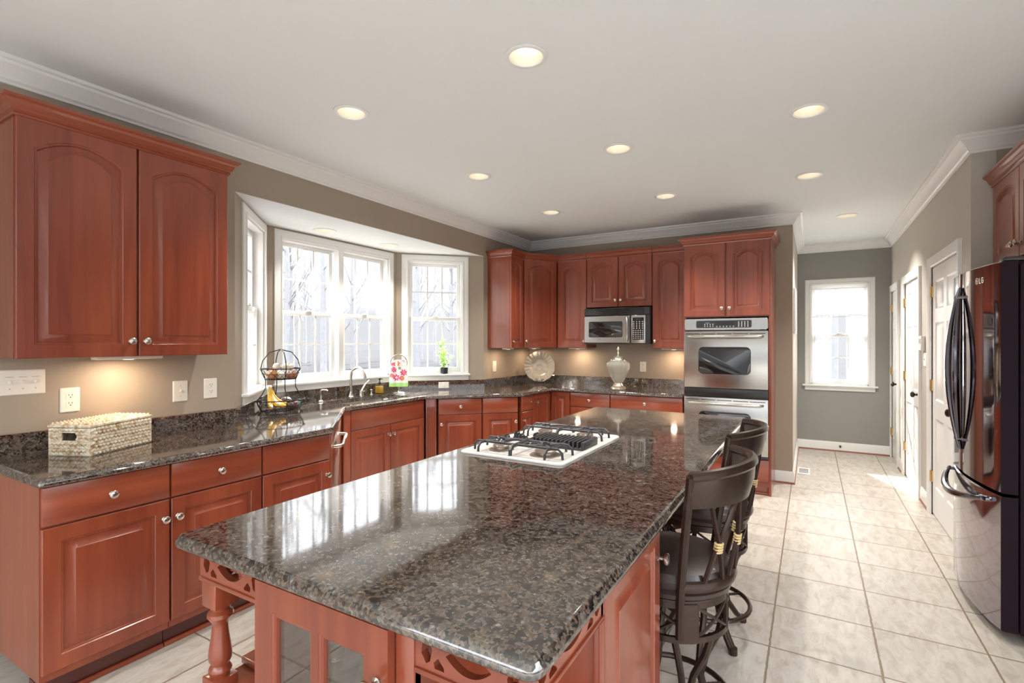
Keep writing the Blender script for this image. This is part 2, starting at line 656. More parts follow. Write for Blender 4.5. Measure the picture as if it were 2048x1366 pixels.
def wall(name, p0, p1, z0, z1, mat, openings=(), t=0.12):
    """wall from p0 to p1 with its room face on the right of travel and thickness on the left; openings (s0, s1, za, zb)"""
    a, b = Vector(p0), Vector(p1)
    Lw = (b - a).length
    d = (b - a).normalized()
    X = Matrix(((d.x, -d.y, 0, a.x), (d.y, d.x, 0, a.y), (0, 0, 1, 0), (0, 0, 0, 1)))
    m = MB()
    cuts = sorted({0.0, Lw, *[o[0] for o in openings], *[o[1] for o in openings]})
    for s0, s1 in zip(cuts, cuts[1:]):
        if s1 - s0 < 1e-5:
            continue
        ob = [o for o in openings if o[0] <= s0 + 1e-5 and o[1] >= s1 - 1e-5]
        if not ob:
            m.box((s0, 0, z0), (s1, t, z1), mat, X)
        else:
            o = ob[0]
            if o[2] > z0:
                m.box((s0, 0, z0), (s1, t, o[2]), mat, X)
            if o[3] < z1:
                m.box((s0, 0, o[3]), (s1, t, z1), mat, X)
    return struct(m.build(name)), X

wall('wall_left', (XL, -3.0), (XL, YB + .12), 0, CZ, 'taupe', [(1.93 + 3.0, 4.82 + 3.0, 0, BZ + .002)], .10)
A0, A1, A2, A3 = (-3.2, 1.93), (-3.88, 2.61), (-3.88, 4.14), (-3.2, 4.82)
DL = .68 * math.sqrt(2)
# window openings along each bay wall
OPL = (DL - .72, DL - .123, 1.09, 2.325)
OPC = (2.745 - 2.61, 4.02 - 2.61, 1.09, 2.325)
OPR = (.123, .72, 1.09, 2.325)
_, XWL = wall('wall_bay_left', A0, A1, 0, BZ, 'taupe', [OPL], .12)
_, XWC = wall('wall_bay_center', A1, A2, 0, BZ, 'taupe', [OPC], .12)
_, XWR = wall('wall_bay_right', A2, A3, 0, BZ, 'taupe', [OPR], .12)
wall('wall_back', (XL, YB), (XH, YB), 0, CZ, 'taupe', t=.12)
wall('wall_hall_left', (XH, YB + .12), (XH, YH), 0, CZ, 'taupe_lit', t=.12)
WHX = (-.005 + .16, .640 + .16, .875, 2.205)
_, XWH = wall('wall_hall_end', (XH - .12, YH), (XR + .12, YH), 0, CZ, 'grey', [(WHX[0] + .12, WHX[1] + .12, WHX[2], WHX[3])], .14)
DRS = [(YH - 7.93, YH - 7.33), (YH - 6.90, YH - 5.98), (YH - 5.48, YH - 4.53)]
_, XWR2 = wall('wall_right', (XR, YH), (XR, YJ), 0, CZ, 'taupe_lit', [(a, b, 0, 2.075) for a, b in DRS], .12)
wall('wall_jog', (XR + .12, YJ), (1.75, YJ), 0, CZ, 'taupe', t=.12)
wall('wall_alcove', (1.63, YJ), (1.63, 1.9), 0, CZ, 'taupe', t=.12)

LIGHTS = [(x, y) for x in (-2.245, -1.116, -0.012) for y in (2.03, 3.31, 4.60)][:]
LIGHTS.remove((-0.012, 2.03))
LIGHTS += [(0.319, 6.263)]
BAYL = [(-3.645, 3.00), (-3.645, 3.78)]

def holed_slab(name, outer, holes, z, t, mat):
    m = MB()
    X = Matrix(((1, 0, 0, 0), (0, 0, 1, 0), (0, 1, 0, z), (0, 0, 0, 1)))   # plate's xz -> world xy, thickness up
    m.plate(outer, holes, t, mat, X)
    return struct(m.build(name))

HR = .077
holed_slab('ceiling', [(XL - .1, -3.0), (2.6, -3.0), (2.6, YH + .14), (XL - .1, YH + .14)],
           [[(x + HR * cos(2 * pi * i / 24), y + HR * sin(2 * pi * i / 24)) for i in range(24)] for x, y in LIGHTS], CZ, .02, 'ceil')
holed_slab('ceiling_bay', [(-3.201, 1.93), (-3.201, 4.82), (-3.97, 4.18), (-3.97, 2.57)],
           [[(x + HR * cos(2 * pi * i / 24), y + HR * sin(2 * pi * i / 24)) for i in range(24)] for x, y in BAYL], BZ, .02, 'ceil')

CROWN = [(0, 0), (0, -.108), (.010, -.108), (.012, -.096), (.022, -.088), (.026, -.076), (.044, -.050), (.066, -.032), (.070, -.020), (.084, -.016), (.086, 0)]
def crown_trim(name, path):
    m = MB()
    sweep(m, path, CROWN, CZ, 'trim')
    struct(m.build(name, sharp=25))
crown_trim('trim_1', [(XL, -3.0), (XL, YB), (XH, YB), (XH, YH), (XR, YH), (XR, YJ), (1.63, YJ)])
BASE = [(0, .018), (0, .125), (.008, .125), (.012, .110), (.014, .100), (.014, .018)]
SHOE = [(0, 0), (0, .018), (.010, .018), (.020, .010), (.022, 0)]
def baseboard(name, path):
    m = MB()
    sweep(m, path, BASE, 0, 'trim')
    sweep(m, path, SHOE, 0, 'quarter')
    struct(m.build(name))
baseboard('baseboard_hall', [(-.318, YB), (XH, YB), (XH, YH), (XR, YH), (XR, 7.935)])
baseboard('baseboard_right', [(XR, 7.25), (XR, 6.98)])
baseboard('baseboard_door', [(XR, 5.90), (XR, 5.56)])
baseboard('baseboard_jog', [(XR, 4.45), (XR, YJ), (1.4, YJ)])

# ------------------------------------------------------------------ windows
def window(name, X, op, units, label_cols=3, casing=.068, stool=True, mull=.06, top_in=.0, drop=.0, stool_ext=.015):
    """double-hung window in a wall's own frame: x along, y outwards, z up"""
    s0, s1, z0, z1 = op
    e = bpy.data.objects.new(name, None)
    COL.objects.link(e)
    e.matrix_world = X
    struct(e)
    c = MB()
    o = casing
    prof = [(0, 0), (0, -.020), (.008, -.022), (.016, -.016), (.040, -.014), (.052, -.016), (o, -.010), (o, 0)]
    # mitred casing: two sides and head, carried as loops
    def bar(p_in, p_out, ax):
        return
    pts_in = [(s0, z0 - .005), (s0, z1), (s1, z1), (s1, z0 - .005)]
    loops_ = []
    for u, y in prof:
        loops_.append([(s0 - u, y, z0 - .005), (s0 - u, y, z1 + u), (s1 + u, y, z1 + u), (s1 + u, y, z0 - .005)])
    k = len(prof)
    vs = [loops_[j][i] for i in range(4) for j in range(k)]
    fs = []
    for i in range(3):
        for j in range(k):
            j2 = (j + 1) % k
            fs.append((i * k + j, (i + 1) * k + j, (i + 1) * k + j2, i * k + j2))
    fs += [tuple(range(k)), tuple(3 * k + j for j in range(k))]
    c.add(vs, fs, 'trim')
    c.build('casing', e)
    f = MB()
    f.box((s0, 0, z0), (s0 + .014, .11, z1), 'vinyl')
    f.box((s1 - .014, 0, z0), (s1, .11, z1), 'vinyl')
    f.box((s0, 0, z1 - .014), (s1, .11, z1), 'vinyl')
    f.box((s0, 0, z0), (s1, .11, z0 + .014), 'vinyl')
    W = (s1 - s0 - mull * (units - 1)) / units
    for i in range(1, units):
        f.box((s0 + W * i + mull * (i - 1), -.004, z0), (s0 + W * i + mull * i, .11, z1), 'vinyl', bev=.004)
    f.build('frame', e)
    zm = z0 + (z1 - z0) * .487
    for i in range(units):
        a = s0 + i * (W + mull) + .014
        b = a + W - .028
        for nm, za, zb, yy, rt, rb in (('upper_sash', zm - .016, z1 - .014, .070, .035, .036), ('lower_sash', z0 + .014, zm + .022, .038, .036, .055)):
            sh = MB()
            st = .040
            sh.box((a, yy, za), (a + st, yy + .03, zb), 'vinyl', bev=.003)
            sh.box((b - st, yy, za), (b, yy + .03, zb), 'vinyl', bev=.003)
            sh.box((a + st - .002, yy, zb - rt), (b - st + .002, yy + .03, zb), 'vinyl', bev=.003)
            sh.box((a + st - .002, yy, za), (b - st + .002, yy + .03, za + rb), 'vinyl', bev=.003)
            g0, g1, h0, h1 = a + st, b - st, za + rb, zb - rt
            n = label_cols
            for q in range(1, n):
                xx = g0 + (g1 - g0) * q / n
                sh.box((xx - .008, yy + .010, h0), (xx + .008, yy + .020, h1), 'vinyl')
            sh.box((g0, yy + .0095, (h0 + h1) / 2 - .008), (g1, yy + .0205, (h0 + h1) / 2 + .008), 'vinyl')
            so = sh.build(nm, e)
            p = MB()
            p.box((g0, yy + .0135, h0), (g1, yy + .0165, h1), 'pane')
            p.build('pane', so)
        if True:
            lk = MB()
            lk.box(((a + b) / 2 - .03, .026, zm + .020), ((a + b) / 2 + .03, .05, zm + .032), 'vinyl', bev=.004)
            lk.cyl(((a + b) / 2, .038, zm + .03), ((a + b) / 2, .038, zm + .04), .010, 'vinyl')
            lk.build('sash_lock', e)
    if stool:
        t = MB()
        t.box((s0 - o - stool_ext, -.050, z0 - .032 + .008), (s1 + o + stool_ext, .03, z0 - .002), 'trim', bev=.008)
        t.build('stool', e)
        ap = MB()
        ap.box((s0 - o, -.018, z0 - .032 - .045), (s1 + o, 0, z0 - .022), 'trim', bev=.004)
        ap.build('apron', e)
    return e
window('window_1', XWL, OPL, 1)
window('window_2', XWC, OPC, 2)
window('window_3', XWR, OPR, 1)
XWH2 = XWH @ Matrix.Translation((.12, 0, 0))
window('window_4', XWH2, WHX, 1, casing=.066, stool_ext=.03)

# ------------------------------------------------------------------ six-panel doors on the right wall
def six_panel(m, w_, h_, mat):
    """moulded six-panel door leaf, front at y=0, in local x (0..w) z (0..h)"""
    st, mid = .105, .10
    rows = [(.23, .80), (.95, 1.585), (1.695, 1.925)]
    cols = [(st, (w_ - mid) / 2), ((w_ + mid) / 2, w_ - st)]
    holes = []
    for za, zb in rows:
        for xa, xb in cols:
            holes.append([(xa, za), (xb, za), (xb, zb), (xa, zb)])
            def rect(i, y):
                return [(xa + i, y, za + i), (xb - i, y, za + i), (xb - i, y, zb - i), (xa + i, y, zb - i)]
            m.loops([rect(0, 0), rect(.012, .009), rect(.026, .009), rect(.048, .002)], mat, cap0=False)
    m.plate([(0, 0), (w_, 0), (w_, h_), (0, h_)], holes, .008, mat)
    m.box((0, .012, 0), (w_, .036, h_), mat)
    m.box((0, 0.0002, 0), (.006, .03, h_), mat)
    m.box((w_ - .006, 0.0002, 0), (w_, .03, h_), mat)
    return m

def knob_axis(y0, z, x):
    return Matrix(((1, 0, 0, x), (0, 0, -1, y0), (0, 1, 0, z), (0, 0, 0, 1)))       # lathe z -> local -y

for i, (a, b) in enumerate(DRS):
    e = bpy.data.objects.new('door_%d' % (i + 1), None)
    COL.objects.link(e)
    e.matrix_world = XWR2
    struct(e)
    w_ = b - a - .03
    cs = MB()
    o = .075
    prof = [(0, .02), (0, -.012), (.006, -.016), (.030, -.018), (.050, -.024), (o, -.022), (o, .0)]
    k = len(prof)
    vs = []
    for (fx, fz) in ((a, 0), (a, 2.075), (b, 2.075), (b, 0)):
        for u, y in prof:
            sx = -1 if fx == a else 1
            vs.append((fx + sx * (u - .012), y, fz + ((u - .012) if fz else 0)))
    fs = []
    for q in range(3):
        for j in range(k):
            j2 = (j + 1) % k
            fs.append((q * k + j, (q + 1) * k + j, (q + 1) * k + j2, q * k + j2))
    fs += [tuple(range(k)), tuple(3 * k + j for j in range(k))]
    cs.add(vs, fs, 'trim')
    cs.build('casing', e)
    jb = MB()
    jb.box((a, 0, 0), (a + .012, .12, 2.075), 'trim')
    jb.box((b - .012, 0, 0), (b, .12, 2.075), 'trim')
    jb.box((a, 0, 2.062), (b, .12, 2.075), 'trim')
    jb.build('jamb', e)
    dm = six_panel(MB(), w_, 2.04, 'trim')
    dm.v = [(p[0] + a + .015, p[1] + .006, p[2] + .015) for p in dm.v]
    leaf = dm.build('door_leaf', e)
    hg = None
    for hz in (.32, 1.08, 1.86):
        hg = MB()
        hg.box((a + .008, -.002, hz - .045), (a + .034, .006, hz + .045), 'brass')
        hg.cyl((a + .012, -.006, hz - .047), (a + .012, -.006, hz + .047), .007, 'brass')
        hg.build('hinge', e)
    kb = MB()
    kb.lathe([(.028, 0), (.028, .006), (.012, .010), (.010, .034), (.020, .038), (.028, .048), (.027, .060), (.016, .068), (.001, .070)], 'oilbronze', knob_axis(.006, .945, b - .085))
    kb.build('door_knob', e)

# ------------------------------------------------------------------ outdoors
g = MB()
g.add([(-90, -40, -.6), (-4.05, -40, -.6), (-4.05, 90, -.6), (-90, 90, -.6)], [(0, 1, 2, 3)], 'lawn')
g.add([(-4.05, 8.2, -.6), (40, 8.2, -.6), (40, 90, -.6), (-4.05, 90, -.6)], [(0, 1, 2, 3)], 'lawn')
struct(g.build('ground'))

def tree_mesh(seed):
    rnd = random.Random(seed)
    m = MB()
    H = rnd.uniform(11, 15)
    lean = rnd.uniform(-.4, .4)
    trunk = [(lean * (i / 6) ** 2 + rnd.uniform(-.05, .05), rnd.uniform(-.05, .05), H * i / 6 - .1) for i in range(7)]
    m.tube(trunk, .1, 'bark', n=6, radii=[.17 * (1 - .8 * i / 6) for i in range(7)])
    for b_ in range(16):
        t = rnd.uniform(.18, .95)
        i = int(t * 6)
        p = Vector(trunk[i]).lerp(Vector(trunk[min(6, i + 1)]), t * 6 - i)
        an = rnd.uniform(0, 2 * pi)
        L_ = rnd.uniform(1.4, 3.4) * (1.15 - t * .6)
        d = Vector((cos(an), sin(an), rnd.uniform(.5, 1.3))).normalized()
        path = [p, p + d * L_ * .5 + Vector((0, 0, .1)), p + d * L_ + Vector((0, 0, .45))]
        m.tube(path, .04, 'bark', n=4, radii=[.045 * (1.1 - t * .6), .028, .01])
        for c_ in range(3):
            q = path[1].lerp(path[2], rnd.random())
            d2 = (d + Vector((rnd.uniform(-.8, .8), rnd.uniform(-.8, .8), rnd.uniform(0, .8)))).normalized()
            m.tube([q, q + d2 * L_ * .45], .015, 'bark', n=3, radii=[.017, .005])
    return m
TV = None
protos = []
rt = random.Random(3)
n_t = 0
spots = []
for k in range(150):
    an = rt.uniform(R(92), R(176))
    rr = rt.uniform(22, 60)
    spots.append((-3.5 + rr * cos(an), 3 + rr * sin(an) * .9))
spots = [p for p in spots if p[0] < -12 or p[1] > 16]
for k, (x, y) in enumerate(spots[:110] + [(-1.6, 24), (.9, 27), (2.6, 22)]):
    if k < 4:
        o = tree_mesh(20 + k).build('bare_tree', sharp=60)
        protos.append(o)
    else:
        o = protos[k % 4].copy()
        COL.objects.link(o)
    o.location = (x, y, -.6)
    o.rotation_euler.z = rt.uniform(0, 6.28)
    tag(o, 'bare grey leafless tree in the woods outside the windows', 'tree', 'bare trees outside')

# ------------------------------------------------------------------ recessed lamps
def can_light(x, y, z, label, group, power):
    t = thing('recessed_light', label, 'ceiling light', (x, y, z), 0, group)
    r = MB()
    r.lathe([(.074, .001), (.098, -.001), (.098, -.004), (.090, -.008), (.078, -.007), (.074, .001)], 'trim', n=32)
    r.build('trim_ring', t)
    c = MB()
    n = 28
    prof = [(.075, 0), (.070, .03), (.056, .085), (.052, .10)]
    c.loops([[(rr * cos(2 * pi * j / n), rr * sin(2 * pi * j / n), zz) for j in range(n)] for rr, zz in prof], 'cone', cap0=False, cap1=True)
    c.build('reflector_cone', t, fix=False)
    b = MB()
    b.lathe([(.001, .042), (.030, .044), (.045, .054), (.050, .070), (.044, .098)], 'bulb', n=24)
    b.build('bulb', t)
    ld = bpy.data.lights.new('lamp_glow', 'SPOT')
    ld.energy = power
    ld.spot_size = R(110)
    ld.spot_blend = .8
    ld.color = (1.0, .94, .86)
    ld.shadow_soft_size = .04
    lo = bpy.data.objects.new('lamp_glow', ld)
    COL.objects.link(lo)
    lo.parent = t
    lo.location = (0, 0, -.012)
    return t
_cl = {(-2.245, 2.03): 'recessed ceiling light nearest the left wall cabinet', (-2.245, 3.31): 'recessed ceiling light above the aisle in front of the sink',
       (-2.245, 4.60): 'recessed ceiling light nearest the back corner cabinets', (-1.116, 2.03): 'largest recessed ceiling light, above the front half of the island',
       (-1.116, 3.31): 'recessed ceiling light above the far half of the island', (-1.116, 4.60): 'recessed ceiling light between island end and microwave',
       (-0.012, 3.31): 'recessed ceiling light above the bar stools aisle, nearer one', (-0.012, 4.60): 'recessed ceiling light in front of the oven tower',
       (0.319, 6.263): 'recessed ceiling light in the hall by the doors', (-0.012, 2.03): 'recessed ceiling light over the aisle beside the near end of island'}
for (x, y) in LIGHTS:
    can_light(x, y, CZ, _cl[(x, y)], 'recessed ceiling lights', LAMP_W * (2.6 if y > 5.5 else 1.4 if y > 4 else 1.0))
for (x, y), lb in zip(BAYL, ('recessed light in the bay window ceiling, nearer one', 'recessed light in the bay window ceiling, farther one')):
    can_light(x, y, BZ, lb, 'recessed ceiling lights', LAMP_W * .6)

# ------------------------------------------------------------------ cabinet parts (local: x right, y back, z up, front face y=0)
def panel_front(w_, h_, arch=0.0, fr=.058, mat='wood', raised=True):
    """raised-panel door leaf at x 0..w, z 0..h, y from 0 (front) to .02"""
    m = MB()
    K = 13
    def lp(d, y, top_extra=0.0, sag=0.0):
        x0, x1, z0, zt = d, w_ - d, d, h_ - d - top_extra
        pts = [(x0, y, z0), (x1, y, z0)]
        for i in range(K):
            u = i / (K - 1)
            x = x1 + (x0 - x1) * u
            s_ = 2 * u - 1
            pts.append((x, y, zt - sag * (s_ * s_)))
        return pts
    L_ = [lp(0, .02), lp(0, .003), lp(.003, 0)]
    if raised:
        a = arch
        ex = .012 if arch else 0
        L_ += [lp(fr, 0, ex, a), lp(fr + .003, .004, ex, a), lp(fr + .009, .0045, ex, a), lp(fr + .012, .0125, ex, a), lp(fr + .018, .0130, ex, a),
               lp(fr + .046, .0035, ex, a), lp(fr + .048, .0015, ex, a)]
    m.loops(L_, mat)
    return m

def drawer_front(w_, h_, mat='woodx'):
    m = MB()
    m.box((0, 0, 0), (w_, .02, h_), mat, bev=.004)
    return m

KN = [(.009, 0), (.010, .003), (.0055, .006), (.005, .017), (.011, .020), (.0165, .024), (.0168, .029), (.012, .0325), (.001, .0335)]
def knob(parent, x, z, y=0.0, s=1.0):
    k = MB()
    k.lathe([(r * s, h * s) for r, h in KN], 'nickel', knob_axis(y, z, x), n=18)
    return k.build('knob', parent)

def put(mb, x, y, z):
    mb.v = [(p[0] + x, p[1] + y, p[2] + z) for p in mb.v]
    return mb

def add_door(t, x0, x1, z0, z1, knob_at=None, arch=0.0, y=0.0, fr=.058):
    d = put(panel_front(x1 - x0, z1 - z0, arch, fr), x0, y, z0).build('door', t, sharp=28)
    if knob_at:
        knob(d, knob_at[0], knob_at[1], y)
    return d

def add_drawer(t, x0, x1, z0, z1, kn=True, name='drawer', y=0.0):
    d = put(drawer_front(x1 - x0, z1 - z0), x0, y, z0).build(name, t)
    if kn:
        knob(d, (x0 + x1) / 2, (z0 + z1) / 2, y)
    return d

def base_body(t, w_, depth=.58, poly=None, z0=.105, z1=.884, toe=True):
    b = MB()
    b.prism(poly or [(0, .0205), (w_, .0205), (w_, depth), (0, depth)], z0, z1, 'wood')
    b.build('body', t)
    if toe:
        k = MB()
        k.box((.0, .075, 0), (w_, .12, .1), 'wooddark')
        k.box((.0, .058, 0), (w_, .075, .022), 'woodx', bev=.006)
        k.build('toe_kick', t)

DZ0, DZ1, RZ0, RZ1 = .140, .711, .719, .873
def base_unit(label, loc, rz, w_, doors=1, hinge='l', drawer=True, poly=None, depth=.58, dknob=True, toe=True, gap=.003, end=False):
    t = thing('base_cabinet', label, 'cabinet', (*loc, 0), rz, 'cherry base cabinets')
    base_body(t, w_, depth, poly, toe=toe)
    if drawer:
        add_drawer(t, gap, w_ - gap, RZ0, RZ1, dknob, 'drawer' if dknob else 'false_front')
    zt = DZ1 if drawer else RZ1
    if doors == 1:
        kx = w_ - .028 if hinge == 'l' else .028
        add_door(t, gap, w_ - gap, DZ0, zt, (kx, zt - .085))
    elif doors == 2:
        c = w_ / 2
        add_door(t, gap, c - .002, DZ0, zt, (c - .028, zt - .085))
        add_door(t, c + .002, w_ - gap, DZ0, zt, (c + .028, zt - .085))
    return t

# left run (faces +x)
c1 = base_unit('left end cherry base cabinet, drawer over door, below the woven basket', (-2.575, .782), pi / 2, .463, hinge='l')
base_unit('cherry base cabinet second from the left end, drawer over door', (-2.575, 1.248), pi / 2, .458, hinge='r')
_w3 = .452
base_unit('cherry base cabinet beside the dishwasher, drawer front without knob', (-2.575, 1.709), pi / 2, _w3, hinge='l', dknob=False,
          poly=[(0, .0205), (_w3, .0205), (_w3 - .235, .58), (0, .58)])

# sink base (faces +x)
t = thing('sink_cabinet', 'wide cherry sink cabinet with two doors under a plain false drawer front', 'cabinet', (-3.275, 2.861, 0), pi / 2)
base_body(t, 1.028, .50, z1=.66)
m = MB()
m.box((0, .0205, .66), (1.028, .05, .884), 'wood')
m.box((0, .05, .66), (.02, .50, .884), 'wood')
m.box((1.008, .05, .66), (1.028, .50, .884), 'wood')
m.build('sink_rails', t)
add_drawer(t, .100, 1.020, RZ0 - .016, RZ1, False, 'false_front')
add_door(t, .100, .556, DZ0, DZ1 - .012, (.556 - .026, .613))
add_door(t, .562, 1.020, DZ0, DZ1 - .012, (.562 + .026, .613))
f = MB()
f.box((0.02, 0, .105), (.094, .02, .882), 'wood', bev=.003)
f.build('filler_strip', t)

# right diagonal (faces the room corner)
q = R(45)
def diag(s):
    return (-3.275 + s * cos(q), 3.889 + s * sin(q))
t = thing('fluted_pilaster', 'narrow fluted cherry pilaster between the sink cabinet and the angled cabinets', 'pilaster', (*diag(.012), 0), q)
m = MB()
m.box((0, .001, .105), (.104, .05, .882), 'wood', bev=.003)
for i in range(5):
    xx = .018 + i * .017
    m.cyl((xx, .001, .20), (xx, .001, .80), .0065, 'wood', n=8)
m.build('shaft', t)
m = MB()
m.box((-.002, -.006, .10), (.106, .05, .185), 'wood', bev=.004)
m.build('plinth', t)
base_unit('angled cherry base cabinet right of the sink with knob on its drawer', diag(.134), q, .440, hinge='r', depth=.45)
_wb = .372
base_unit('angled cherry base cabinet beside the narrow one, drawer front without knob', diag(.580), q, _wb, hinge='l', dknob=False,
          poly=[(0, .0205), (_wb, .0205), (_wb - .19, .45), (0, .45)])
# narrow one and corner (face +x / -y)
t = base_unit('narrow cherry base cabinet left of the corner cabinet', (-2.575, 4.602), pi / 2, .235, hinge='r', dknob=False,
              poly=[(0.01, .0205), (.235, .0205), (.235, .5), (.205, .5)])
t = thing('corner_cabinet', 'cherry corner base cabinet with two tall doors meeting in the inner corner', 'cabinet', (-2.575, 5.275, 0), 0, 'cherry base cabinets')
b = MB()
b.prism([(-.0205, -.435), (-.0205, .0205), (.235, .0205), (.235, .58), (-.58, .58), (-.58, -.435)], .105, .884, 'wood')
b.build('body', t)
k = MB()
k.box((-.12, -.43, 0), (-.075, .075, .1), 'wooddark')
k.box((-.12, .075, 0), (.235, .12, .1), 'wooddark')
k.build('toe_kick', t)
d = panel_front(.408, RZ1 - DZ0, 0, .05)
Xr = Matrix.Rotation(pi / 2, 4, 'Z')
d.v = [tuple(Xr @ Vector((p[0] - .434, p[1], p[2] + DZ0))) for p in d.v]
do = d.build('door', t, sharp=28)
k = MB()
k.lathe(KN, 'nickel', Xr @ knob_axis(0, .785, -.434 + .07), n=18)
k.build('knob', do)
put(panel_front(.228, RZ1 - DZ0, 0, .05), .004, 0, DZ0).build('door', t, sharp=28)
# back run
base_unit('cherry base cabinet of the back run below the glass jar, with narrow drawer', (-2.336, 5.275), 0, .466, doors=1, hinge='l', depth=.6)
base_unit('wide cherry base cabinet between the back run and the oven tower', (-1.867, 5.275), 0, .757, doors=2, depth=.6)

# ------------------------------------------------------------------ dishwasher in the left diagonal
t = thing('dishwasher', 'stainless dishwasher seen edge-on at the angled counter corner', 'dishwasher', (-2.575 - .19 * cos(q), 2.161 + .19 * sin(q), 0), R(135))
m = MB()
m.box((0, .025, .11), (.60, .45, .872), 'black')
m.box((0, .07, .0), (.60, .11, .11), 'black')
m.build('tub', t)
m = MB()
m.box((.002, 0, .12), (.598, .024, .77), 'steelv', bev=.005)
m.build('door', t)
m = MB()
m.box((.002, -.004, .775), (.598, .024, .87), 'steelv', bev=.006)
m.build('control_panel', t)
m = MB()
m.tube([(.06, 0, .745), (.07, -.045, .745), (.10, -.055, .745), (.50, -.055, .745), (.53, -.045, .745), (.54, 0, .745)], .011, 'nickel', n=10)
m.build('handle', t)
for xx, lb in ((-.178, 'cherry filler strip left of the dishwasher'), (.612, 'cherry filler strip between the dishwasher and the sink cabinet')):
    f = MB()
    f.box((xx, 0, .105), (xx + .165, .02, .882), 'wood', bev=.003)
    o = f.build('filler_strip', None, loc=t.location, rotz=t.rotation_euler.z)
    tag(o, lb, 'cabinet filler')

# ------------------------------------------------------------------ countertops
def slab(name, outline, hole, zt, th, parent=None, mat='granite', round_=()):
    m = MB()
    ring = [(.016, 0), (.012, -.0015), (.007, -.006), (.005, -.011), (.001, -.015), (.0, -.019), (.0, -.029), (.003, -.033), (.006, -th)]
    lay = [[(*p, zt + u) for p in offs(outline, d, True, -1)] for d, u in ring]
    n = len(outline)
    vs = [p for l in lay for p in l]
    fs = []
    for j in range(len(lay) - 1):
        for i in range(n):
            k = (i + 1) % n
            fs.append((j * n + i, (j + 1) * n + i, (j + 1) * n + k, j * n + k))
    m.add(vs, fs, mat)
    X = Matrix(((1, 0, 0, 0), (0, 0, 1, 0), (0, 1, 0, zt - th), (0, 0, 0, 1)))
    top = [p[:2] for p in lay[0]]
    holes = [hole] if hole else []
    bm = MB()
    bm.plate(top, holes, th, mat, X)
    m.add(bm.v, bm.f, mat)
    return m.build(name, parent, sharp=40, fix=False)

def chamfer(pts, idx, r):
    """round chosen corners of an outline"""
    out = []
    n = len(pts)
    for i, p in enumerate(pts):
        if i in idx:
            a, b, c = Vector(pts[i - 1]), Vector(p), Vector(pts[(i + 1) % n])
            u, v = (a - b).normalized(), (c - b).normalized()
            for k in range(5):
                w_ = k / 4
                P = (b + u * r) * (1 - w_) ** 2 + b * 2 * w_ * (1 - w_) + (b + v * r) * w_ ** 2
                out.append(tuple(P))
        else:
            out.append(tuple(p))
    return out

CT = [(-3.2, .765), (-2.545, .765), (-2.545, 2.166), (-3.25, 2.871), (-3.25, 3.879), (-2.545, 4.584), (-2.545, 5.25), (-1.108, 5.25), (-1.108, 5.9),
      (-3.2, 5.9), (-3.2, 4.82), (-3.88, 4.14), (-3.88, 2.61), (-3.2, 1.93)]
CT = chamfer(CT, {1, 3, 4, 5}, .02)
SX0, SX1, SY0, SY1 = -3.70, -3.335, 3.02, 3.78
sink_hole = [(x, y) for x, y in rrect(SX0, SY0, SX1, SY1, .05, 6)]
t = thing('granite_countertop', 'brown and black speckled granite counter running along the walls under the bay window', 'countertop', (0, 0, 0))
slab('slab', CT, sink_hole, .914, .034, t)
m = MB()
path = [(-3.2, .765), (-3.2, 1.93), (-3.88, 2.61), (-3.88, 4.14), (-3.2, 4.82), (-3.2, 5.9), (-1.108, 5.9)]
sweep(m, path, [(0.001, 0.0005), (.001, .102), (.019, .102), (.021, .099), (.021, .0005)], .914, 'granite')
m.build('backsplash', t)

# sink
t = thing('sink', 'undermount stainless sink set in the granite below the window', 'sink', ((SX0 + SX1) / 2, (SY0 + SY1) / 2, .884))
m = MB()
hx, hy = (SX1 - SX0) / 2 + .006, (SY1 - SY0) / 2 + .006
lp = []
for k_, z in ((.03, 0), (0, 0), (-.004, -.02), (-.012, -.17), (-.05, -.19)):
    lp.append([(x, y, z) for x, y in rrect(-hx - k_, -hy - k_, hx + k_, hy + k_, .055, 6)])
m.loops(lp, 'steel', cap0=False)
m.build('basin', t)
m = MB()
m.lathe([(.045, -.188), (.045, -.186), (.03, -.187), (.001, -.189)], 'nickel', n=20)
m.build('drain', t)

# faucet and its neighbours
t = thing('faucet', 'tall brushed nickel gooseneck faucet behind the sink', 'faucet', (-3.765, 3.40, .914), 0)
m = MB()
m.lathe([(.030, 0), (.030, .008), (.022, .020), (.017, .045), (.0155, .06)], 'nickel', n=18)
pts = [(0, 0, .05), (0, 0, .20)]
for i in range(13):
    a = pi - i * (pi * .93) / 12
    pts.append((.085 + .085 * cos(a), .01 * i / 12, .20 + .085 * sin(a)))
m.tube(pts, .013, 'nickel', n=12, radii=[.0155, .0145] + [.0135 - .001 * i / 12 for i in range(13)])
m.build('gooseneck', t)
m = MB()
p, q_ = Vector(pts[-1]), Vector(pts[-2])
d = (p - q_).normalized()
m.cyl(p - d * .004, p + d * .030, .0145, 'nickel', n=14)
m.build('nozzle', t)
t = thing('faucet_lever', 'brushed nickel lever valve just right of the gooseneck faucet', 'faucet handle', (-3.765, 3.53, .914), 0)
m = MB()
m.lathe([(.027, 0), (.027, .008), (.021, .020), (.020, .045), (.015, .055), (.001, .058)], 'nickel', n=18)
m.build('valve_base', t)
m = MB()
m.tube([(0, 0, .045), (.0, .02, .075), (.0, .055, .115), (.0, .105, .150)], .01, 'nickel', n=10, radii=[.017, .015, .0105, .006], flat=.7)
m.build('lever', t)
t = thing('side_sprayer', 'small brushed nickel sprayer knob beside the amber soap bottle', 'sprayer', (-3.765, 3.66, .914))
m = MB()
m.lathe([(.020, 0), (.020, .006), (.012, .012), (.009, .035), (.014, .042), (.015, .052), (.006, .058), (.001, .059)], 'nickel', n=16)
m.build('sprayer_head', t)
